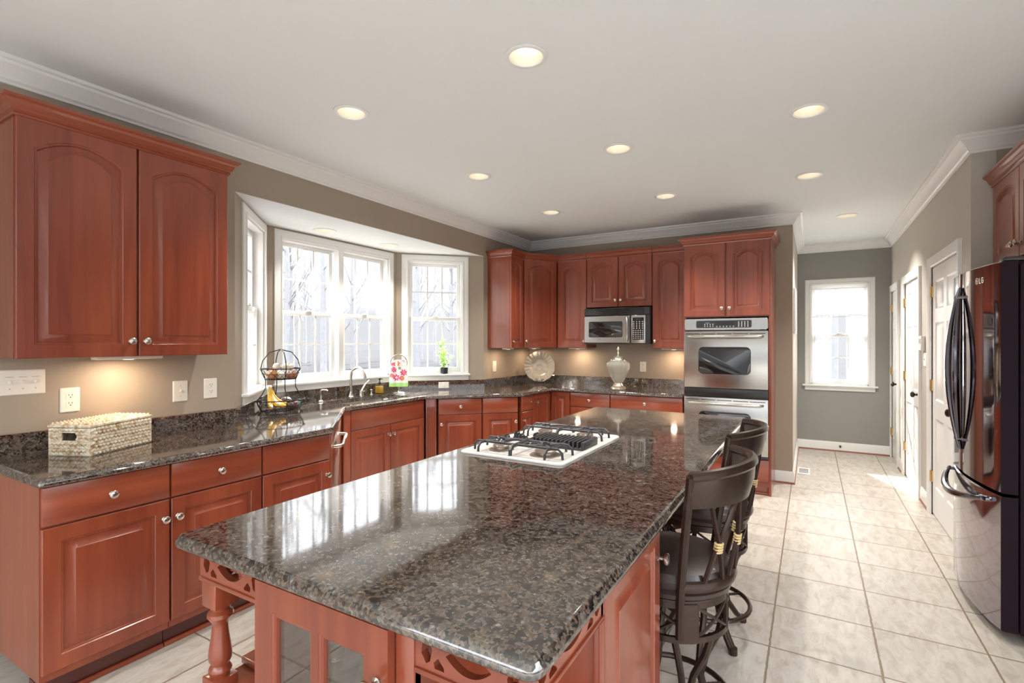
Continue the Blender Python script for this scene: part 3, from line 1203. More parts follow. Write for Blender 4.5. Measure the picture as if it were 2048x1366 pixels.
t = thing('soap_dispenser', 'brushed nickel pump soap dispenser left of the faucet', 'soap dispenser', (-3.715, 3.015, .914))
m = MB()
m.lathe([(.024, 0), (.024, .006), (.013, .016), (.011, .06)], 'nickel', n=16)
m.build('collar', t)
m = MB()
m.tube([(0, 0, .05), (0, 0, .092), (.012, .004, .104), (.05, .02, .105), (.062, .024, .096)], .008, 'nickel', n=10, radii=[.008, .008, .008, .0065, .0055])
m.build('pump_spout', t)

# amber soap bottle
t = thing('soap_bottle', 'square glass bottle of amber soap with a dark pump behind the sink', 'bottle', (-3.79, 3.80, .914), R(30))
m = MB()
m.box((-.043, -.028, 0), (.043, .028, .098), 'bottle', bev=.006)
m.build('glass_body', t)
m = MB()
m.box((-.039, -.024, .006), (.039, .024, .080), 'soap', bev=.004)
m.build('liquid', t)
m = MB()
m.lathe([(.014, .097), (.014, .112), (.010, .116), (.005, .118), (.005, .140), (.012, .141), (.013, .155), (.006, .160), (.001, .161)], 'oilbronze', n=14)
m.tube([(0, 0, .150), (.018, 0, .152), (.030, 0, .146)], .0045, 'oilbronze', n=8)
m.build('pump', t)

# towel on its stand
t = thing('towel_stand', 'nickel towel ring stand on the counter right of the sink', 'towel stand', (-3.63, 3.905, .914), R(36))
m = MB()
m.lathe([(.062, 0), (.062, .006), (.05, .012), (.012, .020), (.008, .03)], 'nickel', n=24)
m.build('base', t)
m = MB()
m.cyl((0, 0, .02), (0, 0, .235), .0065, 'nickel', n=10)
m.build('post', t)
m = MB()
m.tube([(.083 * cos(2 * pi * i / 28), 0, .315 + .083 * sin(2 * pi * i / 28)) for i in range(28)], .006, 'nickel', n=8, closed=True)
m.build('ring', t)
# towel: two layers hung over the ring's lower half, floral print
t2 = thing('hand_towel', 'white hand towel with pink flowers and a green hem hanging on the towel ring', 'towel', (-3.63, 3.905, .914), R(36))
m = MB()
NX, NZ = 17, 22
def tw(i, j, side):
    u = i / (NX - 1) * 2 - 1
    v = j / (NZ - 1)
    hw = .072 + .022 * min(1, v * 1.6) ** .7
    top = .345 - .018 * u * u
    bot = .072 if side < 0 else .085
    z = top + (bot - top) * v
    y = side * (.012 + .010 * v + .006 * cos(u * 9 + side) * min(1, v * 2))
    if v == 0:
        y = 0
    return (u * hw, y, z)
for side in (-1, 1):
    vs = [tw(i, j, side) for j in range(NZ) for i in range(NX)]
    f0 = [(j * NX + i, j * NX + i + 1, (j + 1) * NX + i + 1, (j + 1) * NX + i) for j in range(NZ - 4) for i in range(NX - 1)]
    f1 = [(j * NX + i, j * NX + i + 1, (j + 1) * NX + i + 1, (j + 1) * NX + i) for j in range(NZ - 4, NZ - 1) for i in range(NX - 1)]
    o_ = len(m.v)
    m.add(vs, f0, 'towel')
    k = m.m('towelgreen')
    for f_ in f1:
        m.f.append(tuple(i + o_ for i in f_))
        m.mi.append(k)
def flower(cx, cz, r, mat, cen, rot):
    """printed flower lying on the towel's front"""
    def on(x, z, e):
        v = (.345 - z) / .273
        return (x, -(.012 + .010 * max(0, v) + .006 * cos(x / .09 * 9 - 1)) - e, z)
    for p_ in range(7):
        a = rot + 2 * pi * p_ / 7
        pts_ = []
        for s_ in range(9):
            th = 2 * pi * s_ / 9
            px, pz = r * .62 + r * .36 * cos(th), r * .24 * sin(th)
            pts_.append(on(cx + px * cos(a) - pz * sin(a), cz + px * sin(a) + pz * cos(a), .0016))
        m.add(pts_, [tuple(range(9))], mat)
    m.add([on(cx + r * .24 * cos(2 * pi * s_ / 8), cz + r * .24 * sin(2 * pi * s_ / 8), .0022) for s_ in range(8)], [tuple(range(8))], cen)
for a_ in ((-.018, .305, .036, 'redp', 'greenp', .2), (.045, .325, .020, 'pinkp', 'redp', .5), (-.045, .245, .032, 'pinkp', 'redp', .1), (-.02, .165, .036, 'pinkp', 'towel', .7),
           (.052, .215, .036, 'pinkp', 'redp', .3), (.035, .158, .028, 'redp', 'towelgreen', .2), (-.066, .185, .026, 'redp', 'pinkp', .9), (.010, .260, .016, 'greenp', 'towel', .3),
           (-.060, .300, .018, 'pinkp', 'redp', .4)):
    flower(*a_)
m.build('cloth', t2, fix=False)

# ------------------------------------------------------------------ wall cabinets
CRP = [(0, 0), (0, -.014), (.007, -.014), (.009, -.005), (.005, -.001), (.009, .004), (.016, .008), (.018, .014), (.020, .016), (.026, .032), (.036, .041), (.037, .045), (.047, .050), (.047, .062), (0, .062)]
UZ0, UZ1 = 1.372, 2.412
def crown(t, path, z, name='crown'):
    m = MB()
    sweep(m, path, CRP, z, 'woodx')
    return m.build(name, t, sharp=25)

def upper_unit(label, loc, rz, w_, z0=UZ0, z1=UZ1, doors=1, hinge='l', depth=.31, kn=True, poly=None, cr='front', gap=.003, arch=.045, name='wall_cabinet'):
    t = thing(name, label, 'cabinet', (*loc, 0), rz, 'cherry wall cabinets')
    b = MB()
    b.prism(poly or [(0, .0205), (w_, .0205), (w_, depth), (0, depth)], z0, z1 + .012, 'wood')
    b.build('body', t)
    if doors == 1:
        kx = w_ - .03 if hinge == 'l' else .03
        add_door(t, gap, w_ - gap, z0, z1, (kx, z0 + .075) if kn else None, arch)
    else:
        c = w_ / 2
        add_door(t, gap, c - .005, z0, z1, (c - .032, z0 + .075), arch)
        add_door(t, c + .005, w_ - gap, z0, z1, (c + .032, z0 + .075), arch)
    if cr == 'front':
        crown(t, [(0, .002), (w_, .002)], z1)
    elif cr == 'both':
        crown(t, [(0, depth), (0, .002), (w_, .002), (w_, depth)], z1)
    elif cr == 'left':
        crown(t, [(0, depth), (0, .002), (w_, .002)], z1)
    elif cr == 'right':
        crown(t, [(0, .002), (w_, .002), (w_, depth)], z1)
    return t
_t = upper_unit('large two-door cherry wall cabinet at left beside the bay window', (-2.88, .791), pi / 2, .908, doors=2, cr='both', arch=.062)
_t = upper_unit('narrow end cherry wall cabinet right of the bay window, side toward the room', (-2.885, 4.905), pi / 2, .288, cr='left', hinge='r')
# corner unit between them
cx0, cy0, cx1, cy1 = -2.885, 5.197, -2.640, 5.58
ca = atan2(cy1 - cy0, cx1 - cx0)
cw = hypot(cx1 - cx0, cy1 - cy0)
def toloc(x, y):
    dx, dy = x - cx0, y - cy0
    return (dx * cos(ca) + dy * sin(ca), -dx * sin(ca) + dy * cos(ca))
pl = [toloc(*p) for p in ((cx0 - .02, cy0 + .003), (cx1 - .003, cy1 + .02), (cx1 - .003, 5.89), (-3.19, 5.89), (-3.19, cy0 + .003))]
# carcass front sits just behind the door plane
pl[0] = (.012, .0205)
pl[1] = (cw - .012, .0205)
_t = upper_unit('diagonal corner cherry wall cabinet above the glass plate', (cx0, cy0), ca, cw, poly=pl, hinge='r', gap=.006)
upper_unit('tall single-door cherry wall cabinet left of the microwave', (-2.636, 5.58), 0, .372, hinge='l')
upper_unit('short two-door cherry wall cabinet above the microwave', (-2.261, 5.58), 0, .762, z0=1.838, doors=2)
upper_unit('tall single-door cherry wall cabinet between microwave and oven tower', (-1.496, 5.58), 0, .384, hinge='r')
# above the fridge (faces -x)
upper_unit('two-door cherry cabinet above the refrigerator', (.972, 4.235), -pi / 2, .93, z0=1.905, z1=UZ1, doors=2, depth=.64, cr='both', arch=.04)

# ------------------------------------------------------------------ oven tower
TX0, TX1, TY = -1.104, -.318, 5.29
t = thing('oven_cabinet', 'tall cherry oven tower with two arched doors above the double oven', 'cabinet', (TX0, TY, 0), 0)
tw_ = TX1 - TX0
m = MB()
m.box((0, .0205, .085), (.022, .605, 2.425), 'wood')
m.box((tw_ - .022, .0205, .0), (tw_, .605, 2.425), 'wood')
m.box((0.022, .0205, 1.682), (tw_ - .022, .60, 2.425), 'wood')
m.box((0.022, .0205, .085), (tw_ - .022, .60, .345), 'woodx')
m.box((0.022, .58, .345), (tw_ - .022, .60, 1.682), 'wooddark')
m.build('body', t)
c = tw_ / 2
add_door(t, .004, c - .006, 1.69, 2.41, (c - .035, 1.765), .05)
add_door(t, c + .006, tw_ - .012, 1.69, 2.41, (c + .035, 1.765), .05)
put(drawer_front(tw_ - .03, .20), .01, 0, .135).build('lower_panel', t)
m = MB()
m.box((.0, .058, 0), (tw_ - .023, .10, .085), 'woodx', bev=.002)
m.box((.0, .045, 0), (tw_ - .023, .060, .020), 'woodx', bev=.004)
m.build('toe_kick', t)
crown(t, [(-.0, .235), (-.0, .002), (tw_, .002), (tw_, .605)], 2.412)

# ------------------------------------------------------------------ double oven
t = thing('double_oven', 'stainless steel double wall oven set in the tall cherry cabinet', 'oven', (-1.092, 5.262, 0), 0)
ow = .750
m = MB()
m.box((.02, .030, .352), (ow - .02, .56, 1.668), 'black')
m.build('chassis', t)
def oven_window(m, x0, x1, z0, z1, y):
    m.loops([[(x, y, z) for x, z in rrect(x0, z0, x1, z1, .045, 7)], [(x, y - .002, z) for x, z in rrect(x0 + .003, z0 + .003, x1 - .003, z1 - .003, .043, 7)]], 'blackgl')
def seg_icons(m, x0, x1, z0, z1, y, nx, nz, mat='label', s=.006):
    for i in range(nx):
        for j in range(nz):
            x = x0 + (x1 - x0) * i / max(1, nx - 1)
            z = z0 + (z1 - z0) * j / max(1, nz - 1)
            m.loops([[(x + s * cos(2 * pi * k / 8), y, z + s * sin(2 * pi * k / 8)) for k in range(8)], [(x + s * cos(2 * pi * k / 8), y - .001, z + s * sin(2 * pi * k / 8)) for k in range(8)]], mat)
# control panel
m = MB()
m.loops([[(x, y, z) for x, z in rrect(d, 1.558 + d, ow - d, 1.668 - d, .02, 5)] for d, y in ((0, .03), (0, .004), (.004, 0))], 'steel')
pn = m.build('control_panel', t)
m = MB()
m.loops([[(x, y, z) for x, z in rrect(.115, 1.577, .612, 1.648, .014, 5)] for y in (.0005, -.003)], 'blackgl')
seg_icons(m, .195, .27, 1.594, 1.612, -.003, 4, 2)
seg_icons(m, .50, .58, 1.590, 1.632, -.003, 4, 4)
seg_icons(m, .305, .455, 1.590, 1.590, -.003, 6, 1)
m.box((.20, -.0045, 1.624), (.24, -.003, 1.627), 'label')
m.box((.30, -.0045, 1.606), (.46, -.003, 1.636), 'black')
m.build('display', pn)
def oven_door(z0, z1, win, hz):
    m = MB()
    m.box((0, 0, z0), (ow, .03, z1), 'steel', bev=.004)
    for i in range(5):
        xa = .015 + i * .145
        m.box((xa, -.0012, z1 - .028), (xa + .132, .004, z1 - .022), 'black')
    d = m.build('oven_door', t)
    m = MB()
    oven_window(m, .135, .605, win[0], win[1], -.0005)
    m.build('window', d)
    m = MB()
    m.tube([(.045, 0, hz), (.055, -.030, hz), (.09, -.045, hz), (ow / 2, -.052, hz), (ow - .09, -.045, hz), (ow - .055, -.030, hz), (ow - .045, 0, hz)], .012, 'nickel', n=12)
    m.build('handle', d)
oven_door(.995, 1.545, (1.128, 1.392), 1.492)
oven_door(.372, .902, (.50, .765), .845)
m = MB()
m.box((0, .004, .908), (ow, .03, .990), 'black', bev=.003)
m.build('vent_band', t)
m = MB()
m.box((.01, .016, 1.546), (ow - .01, .03, 1.557), 'black')
m.build('vent_gap', t)
m = MB()
m.box((0, .004, .346), (ow, .03, .368), 'black', bev=.003)
m.build('bottom_trim', t)

# ------------------------------------------------------------------ microwave
t = thing('microwave', 'stainless and black over-the-range microwave under the short cabinet', 'microwave', (-2.258, 5.50, 1.416), 0)
mw, mh = .754, .405
m = MB()
m.box((0, .02, 0), (mw, .385, mh), 'black', bev=.004)
m.build('body', t)
m = MB()
m.box((.002, 0, .325), (mw - .002, .02, mh), 'black', bev=.004)
for i in range(5):
    m.box((.01, -.003, .336 + i * .0135), (mw - .055, .002, .342 + i * .0135), 'blackgl')
m.build('vent_grille', t)
m = MB()
m.loops([[(x, y, z) for x, z in rrect(d, .012 + d, .535 - d, .318 - d, .012, 5)] for d, y in ((0, .02), (0, .003), (.005, -.002))], 'steel')
d = m.build('door', t)
m = MB()
m.loops([[(x, y, z) for x, z in rrect(.055 + e, .075 + e, .455 - e, .255 - e, .018, 6)] for e, y in ((0, -.0015), (.003, -.004))], 'blackgl')
m.build('window', d)
m = MB()
m.tube([(.505, -.004, .03), (.515, -.030, .07), (.520, -.040, .165), (.515, -.030, .26), (.505, -.004, .30)], .011, 'steelv', n=10)
m.build('handle', d)
m = MB()
m.box((.552, 0, .012), (.71, .02, .318), 'steel', bev=.004)
pn = m.build('control_panel', t)
m = MB()
m.box((.568, -.0015, .05), (.692, 0.001, .292), 'blackgl')
m.box((.60, -.003, .262), (.66, -.0014, .284), 'black')
seg_icons(m, .582, .678, .066, .150, -.0015, 5, 5, s=.0065)
seg_icons(m, .582, .678, .175, .245, -.0015, 4, 4, s=.0075)
m.build('keypad', pn)

# ------------------------------------------------------------------ island
IX0, IX1, IY0, IY1 = -1.520, -.385, .735, 3.93
t = thing('island_countertop', 'polished brown granite top of the kitchen island', 'countertop', (0, 0, 0))
slab('slab', chamfer([(IX0, IY0), (IX1, IY0), (IX1, IY1), (IX0, IY1)], {0, 1, 2, 3}, .035), None, .914, .034, t)

t = thing('kitchen_island', 'cherry kitchen island with glass door, pierced corner aprons and turned posts', 'kitchen island', (0, 0, 0))
BL, BR = -1.475, -.430       # outer faces of the island's sides
FY = .790                    # front plane
m = MB()
# long core behind the seating overhang and cooktop side
m.box((BL, 1.20, .10), (-.735, 3.86, .883), 'wood')
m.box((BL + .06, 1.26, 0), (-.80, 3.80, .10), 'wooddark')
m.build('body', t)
# glass-front cabinet box (open inside)
GX0, GX1 = -1.190, -.690
m = MB()
m.box((GX0, FY + .001, .10), (GX0 + .02, 1.20, .883), 'wood')
m.box((GX1 - .02, FY + .001, .10), (GX1, 1.20, .883), 'wood')
m.box((GX0, FY + .001, .863), (GX1, 1.20, .883), 'wood')
m.box((GX0, FY + .001, .10), (GX1, 1.20, .12), 'wood')
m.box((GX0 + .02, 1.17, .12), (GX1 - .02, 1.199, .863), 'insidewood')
m.box((GX1 - .05, FY - .004, .10), (GX1, FY + .02, .883), 'wood', bev=.003)
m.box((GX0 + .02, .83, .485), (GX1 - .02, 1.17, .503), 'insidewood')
m.build('display_box', t)
# glass door
dx0, dx1, dz0, dz1, dy = -1.186, -.742, .125, .857, .766
m = MB()
st = .066
mid = (dx0 + dx1) / 2
def frame_bar(x0, z0, x1, z1, mt):
    m.box((x0, dy, z0), (x1, dy + .022, z1), mt, bev=.003)
m.plate([(dx0, dz0), (dx1, dz0), (dx1, dz1), (dx0, dz1)],
        [[(dx0 + st, dz0 + st), (mid - .012, dz0 + st), (mid - .012, dz1 - st), (dx0 + st, dz1 - st)],
         [(mid + .012, dz0 + st), (dx1 - st, dz0 + st), (dx1 - st, dz1 - st), (mid + .012, dz1 - st)]], .022, 'wood', Matrix.Translation((0, dy, 0)))
for xa, xb in ((dx0 + st, mid - .012), (mid + .012, dx1 - st)):
    def rc(i, y):
        return [(xa + i, y, dz0 + st + i), (xb - i, y, dz0 + st + i), (xb - i, y, dz1 - st - i), (xa + i, y, dz1 - st - i)]
    m.loops([rc(-.001, dy), rc(.004, dy + .005), rc(.010, dy + .006), rc(.012, dy + .012), rc(.012, dy + .02)], 'wood', cap0=False, cap1=False)
gd = m.build('glass_door', t, fix=False)
m = MB()
m.box((dx0 + st - .005, dy + .0125, dz0 + st), (dx1 - st + .005, dy + .0165, dz1 - st), 'cabglass')
m.build('pane', gd)
knob(gd, dx1 - .030, .742, dy, 1.25)

def fret_holes(x0, x1, z0, z1):
    """pierced motif: long eye in the middle, hexagons at the ends, small chips above and below"""
    cx, cz = (x0 + x1) / 2, (z0 + z1) / 2
    L_, H_ = x1 - x0, z1 - z0
    eye = []
    for i in range(13):
        u = -1 + 2 * i / 12
        eye.append((cx + u * L_ * .21, cz - (1 - u * u) * H_ * .31))
    for i in range(1, 12):
        u = 1 - 2 * i / 12
        eye.append((cx + u * L_ * .21, cz + (1 - u * u) * H_ * .31))
    hs = [eye]
    for s_ in (-1, 1):
        hx = cx + s_ * L_ * .40
        a, b = L_ * .055, H_ * .36
        hs.append([(hx - a, cz - b * .35), (hx - a * .1, cz - b), (hx + a * .6, cz - b * .75), (hx + a, cz + b * .1), (hx + a * .1, cz + b), (hx - a * .7, cz + b * .7)] if s_ < 0 else
                  [(hx - a, cz + b * .1), (hx - a * .6, cz - b * .75), (hx + a * .1, cz - b), (hx + a, cz - b * .35), (hx + a * .7, cz + b * .7), (hx - a * .1, cz + b)])
        for v in (-1, 1):
            qx = cx + s_ * L_ * .275
            qz = cz + v * H_ * .28
            w_, h_ = L_ * .050, H_ * .13
            poly = [(qx - s_ * w_, qz + v * h_), (qx + s_ * w_ * .9, qz + v * h_), (qx + s_ * w_ * 1.1, qz - v * h_ * .1), (qx + s_ * w_ * .2, qz - v * h_ * 1.2), (qx - s_ * w_ * .9, qz + v * h_ * .3)]
            hs.append(poly)
    return hs
def apron(x0, x1, X, name='fretwork_apron'):
    z0, z1 = .785, .883
    m = MB()
    m.plate([(x0, z0), (x1, z0), (x1, z1), (x0, z1)], fret_holes(x0 + .005, x1 - .005, z0 + .008, z1 - .012), .018, 'woodx', X)
    m.box((x0, -.005, z0 - .006), (x1, .018, z0 + .006), 'woodx', X, bev=.003)
    m.build(name, t, fix=False)
TF = Matrix.Translation((0, FY, 0))
apron(BL, GX0, TF)
apron(GX1, BR, TF)
# right side (+x face): local x -> world y, local y -> -x
XR_ = Matrix(((0, -1, 0, BR), (1, 0, 0, 0), (0, 0, 1, 0), (0, 0, 0, 1)))
apron(FY + .0185, 1.165, XR_)
XL_ = Matrix(((0, 1, 0, BL), (-1, 0, 0, 0), (0, 0, 1, 0), (0, 0, 0, 1)))
apron(-1.20, -FY - .0185, XL_)
# open corner shelves, posts
def post(x, y):
    m = MB()
    T = Matrix.Translation((x, y, 0))
    m.box((x - .034, y - .034, .705), (x + .034, y + .034, .785), 'wood', bev=.004)
    prof = [(.030, .705), (.026, .698), (.024, .692), (.033, .684), (.034, .674), (.026, .664), (.021, .655), (.0205, .645), (.023, .62), (.028, .585), (.0305, .565), (.029, .55),
            (.022, .538), (.028, .530), (.030, .522), (.026, .514), (.024, .505)]
    m.lathe(prof, 'wood', T, n=20)
    m.box((x - .034, y - .034, .40), (x + .034, y + .034, .508), 'wood', bev=.006)
    prof2 = [(.030, .40), (.022, .39), (.032, .375), (.024, .36), (.023, .33), (.030, .27), (.030, .25), (.022, .23), (.031, .22), (.026, .20)]
    m.lathe(prof2, 'wood', T, n=20)
    m.box((x - .034, y - .034, 0), (x + .034, y + .034, .205), 'wood', bev=.005)
    m.build('turned_post', t)
post(BL + .036, FY + .036)
post(BR - .036, FY + .036)
for (xa, xb, nm) in ((BL + .01, GX0, 'shelf'), (GX1, BR - .01, 'shelf')):
    m = MB()
    m.box((xa, FY + .012, .462), (xb, 1.20, .482), 'woodx', bev=.004)
    m.build(nm, t)
    m = MB()
    m.box((xa, FY + .012, .10), (xb, 1.20, .12), 'woodx', bev=.004)
    m.build(nm, t)
m = MB()
m.box((BL + .005, .905, .483), (GX0 - .001, 1.199, .505), 'woodx', bev=.005)
m.box((BL + .015, .912, .39), (GX0 - .001, 1.199, .462), 'woodx', bev=.004)
m.build('plinth_block', t)
# right side: door cabinet facing the aisle
m = MB()
m.box((-.735, 1.165, .10), (BR - .0215, 1.715, .883), 'wood')
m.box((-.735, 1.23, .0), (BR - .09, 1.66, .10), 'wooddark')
m.build('side_cabinet', t)
dd = panel_front(.515, .735, 0, .062)
dd.v = [tuple(Matrix(((0, -1, 0, BR), (1, 0, 0, 1.183), (0, 0, 1, .115), (0, 0, 0, 1))) @ Vector(p)) for p in dd.v]
sdoor = dd.build('side_door', t, sharp=28)
m = MB()
m.lathe([(r * 1.15, h * 1.15) for r, h in KN], 'nickel', Matrix(((0, 0, 1, BR), (1, 0, 0, 1.665), (0, 1, 0, .745), (0, 0, 0, 1))), n=18)
m.build('knob', sdoor)
m = MB()
m.box((BR - .02, 1.150, .10), (BR, 1.180, .883), 'wood', bev=.002)
m.build('corner_stile', t)
# cooktop side (faces the sink): doors and drawers hidden behind the top but there from a step aside
for i in range(4):
    y0 = 1.215 + i * .66
    p = panel_front(.645, .70, 0, .062)
    p.v = [tuple(Matrix(((0, 1, 0, BL - .02), (-1, 0, 0, y0 + .65), (0, 0, 1, .125), (0, 0, 0, 1))) @ Vector(v)) for v in p.v]
    p.build('side_panel', t, sharp=28)

# stemware behind the glass
gl = MB()
gl.lathe([(.034, 0), (.034, .002), (.006, .006), (.0042, .02), (.0042, .085), (.010, .097), (.028, .120), (.036, .150), (.034, .19), (.0335, .19), (.035, .15), (.027, .122), (.005, .103), (.001, .102)], 'crystal', n=20)
g0 = gl.build('wine_glass', None, loc=(-1.08, .92, .505))
tag(g0, 'crystal wine glass on the shelf behind the left pane of the island door', 'glass', 'stemware in the island cabinet')
for (x, y, lb) in ((-.93, .95, 'crystal wine glass behind the middle bar of the island glass door'), (-.84, .90, 'crystal wine glass behind the right pane, nearest the door knob'),
                   (-.79, 1.04, 'crystal wine glass at the back right of the island cabinet'), (-1.02, 1.06, 'crystal wine glass at the back left of the island cabinet')):
    c = g0.copy()
    COL.objects.link(c)
    c.location = (x, y, .505)
    tag(c, lb, 'glass', 'stemware in the island cabinet')

# ------------------------------------------------------------------ cooktop
t = thing('gas_cooktop', 'stainless gas cooktop with black grates set into the island', 'cooktop', (-1.183, 2.36, .9145))
m = MB()
hw, hd = .272, .385
m.loops([[(x, y, z) for x, y in rrect(-hw - d, -hd - d, hw + d, hd + d, .03, 5)] for d, z in ((0, 0), (0, .006), (-.004, .010), (-.022, .011), (-.030, .006), (-.06, .005))], 'white_gl')
m.build('tray', t)
for (x, y, r) in ((-.12, -.24, .042), (.12, -.24, .050), (-.12, .24, .042), (.12, .24, .046)):
    m = MB()
    T = Matrix.Translation((x, y, .005))
    m.lathe([(r * 1.5, 0), (r * 1.45, .003), (r * .9, .006), (r * .85, .014), (r, .016), (r, .022), (r * .9, .025), (.001, .025)], 'burner', T, n=24)
    m.build('burner', t)
def grate(y0):
    m = MB()
    zt = .050
    r = .0065
    def bar(a, b):
        m.tube([a, b], r, 'iron', n=6, flat=1.2)
    x0, x1, ya, yb = -.235, .235, y0 - .115, y0 + .115
    # three long rails with feet, cross rails with feet, fingers over the burners
    for y in (y0 - .055, y0 + .055):
        m.tube([(x0, y, .006), (x0 + .003, y, .034), (x0 + .022, y, zt), (x1 - .022, y, zt), (x1 - .003, y, .034), (x1, y, .006)], r, 'iron', n=6)
    for x in (-.175, 0, .175):
        m.tube([(x, ya, .006), (x, ya + .003, .034), (x, ya + .022, zt), (x, yb - .022, zt), (x, yb - .003, .034), (x, yb, .006)], r if x else r * 1.5, 'iron', n=6)
    for bx in (-.12, .12):
        for a in (45, 135, 225, 315):
            d = Vector((cos(R(a)), sin(R(a)), 0))
            c_ = Vector((bx, y0, zt))
            bar(c_ + d * .022, c_ + d * .082)
        for s_ in (-1, 1):
            bar((bx, y0 + s_ * .055, zt), (bx, y0 + s_ * .02, zt))
    m.build('grate', t)
grate(-.245)
grate(.245)
m = MB()
m.box((-.045, -.085, .006), (.245, .085, .016), 'iron', bev=.003)
for i in range(13):
    x = -.035 + i * .0225
    m.box((x - .0045, -.085, .014), (x + .0045, .085, .046), 'iron', bev=.002)
m.box((.240, -.09, .006), (.250, .09, .046), 'iron', bev=.002)
m.build('vent_grille', t)
for (x, y) in ((-.085, -.06), (-.085, .06), (-.14, 0), (-.20, -.055), (-.20, .055)):
    m = MB()
    m.lathe([(.024, .006), (.024, .012), (.019, .014), (.017, .034), (.012, .038), (.001, .038)], 'black', Matrix.Translation((x, y, 0)), n=16)
    m.box((x - .003, y - .017, .036), (x + .003, y + .017, .043), 'black')
    m.build('control_knob', t)

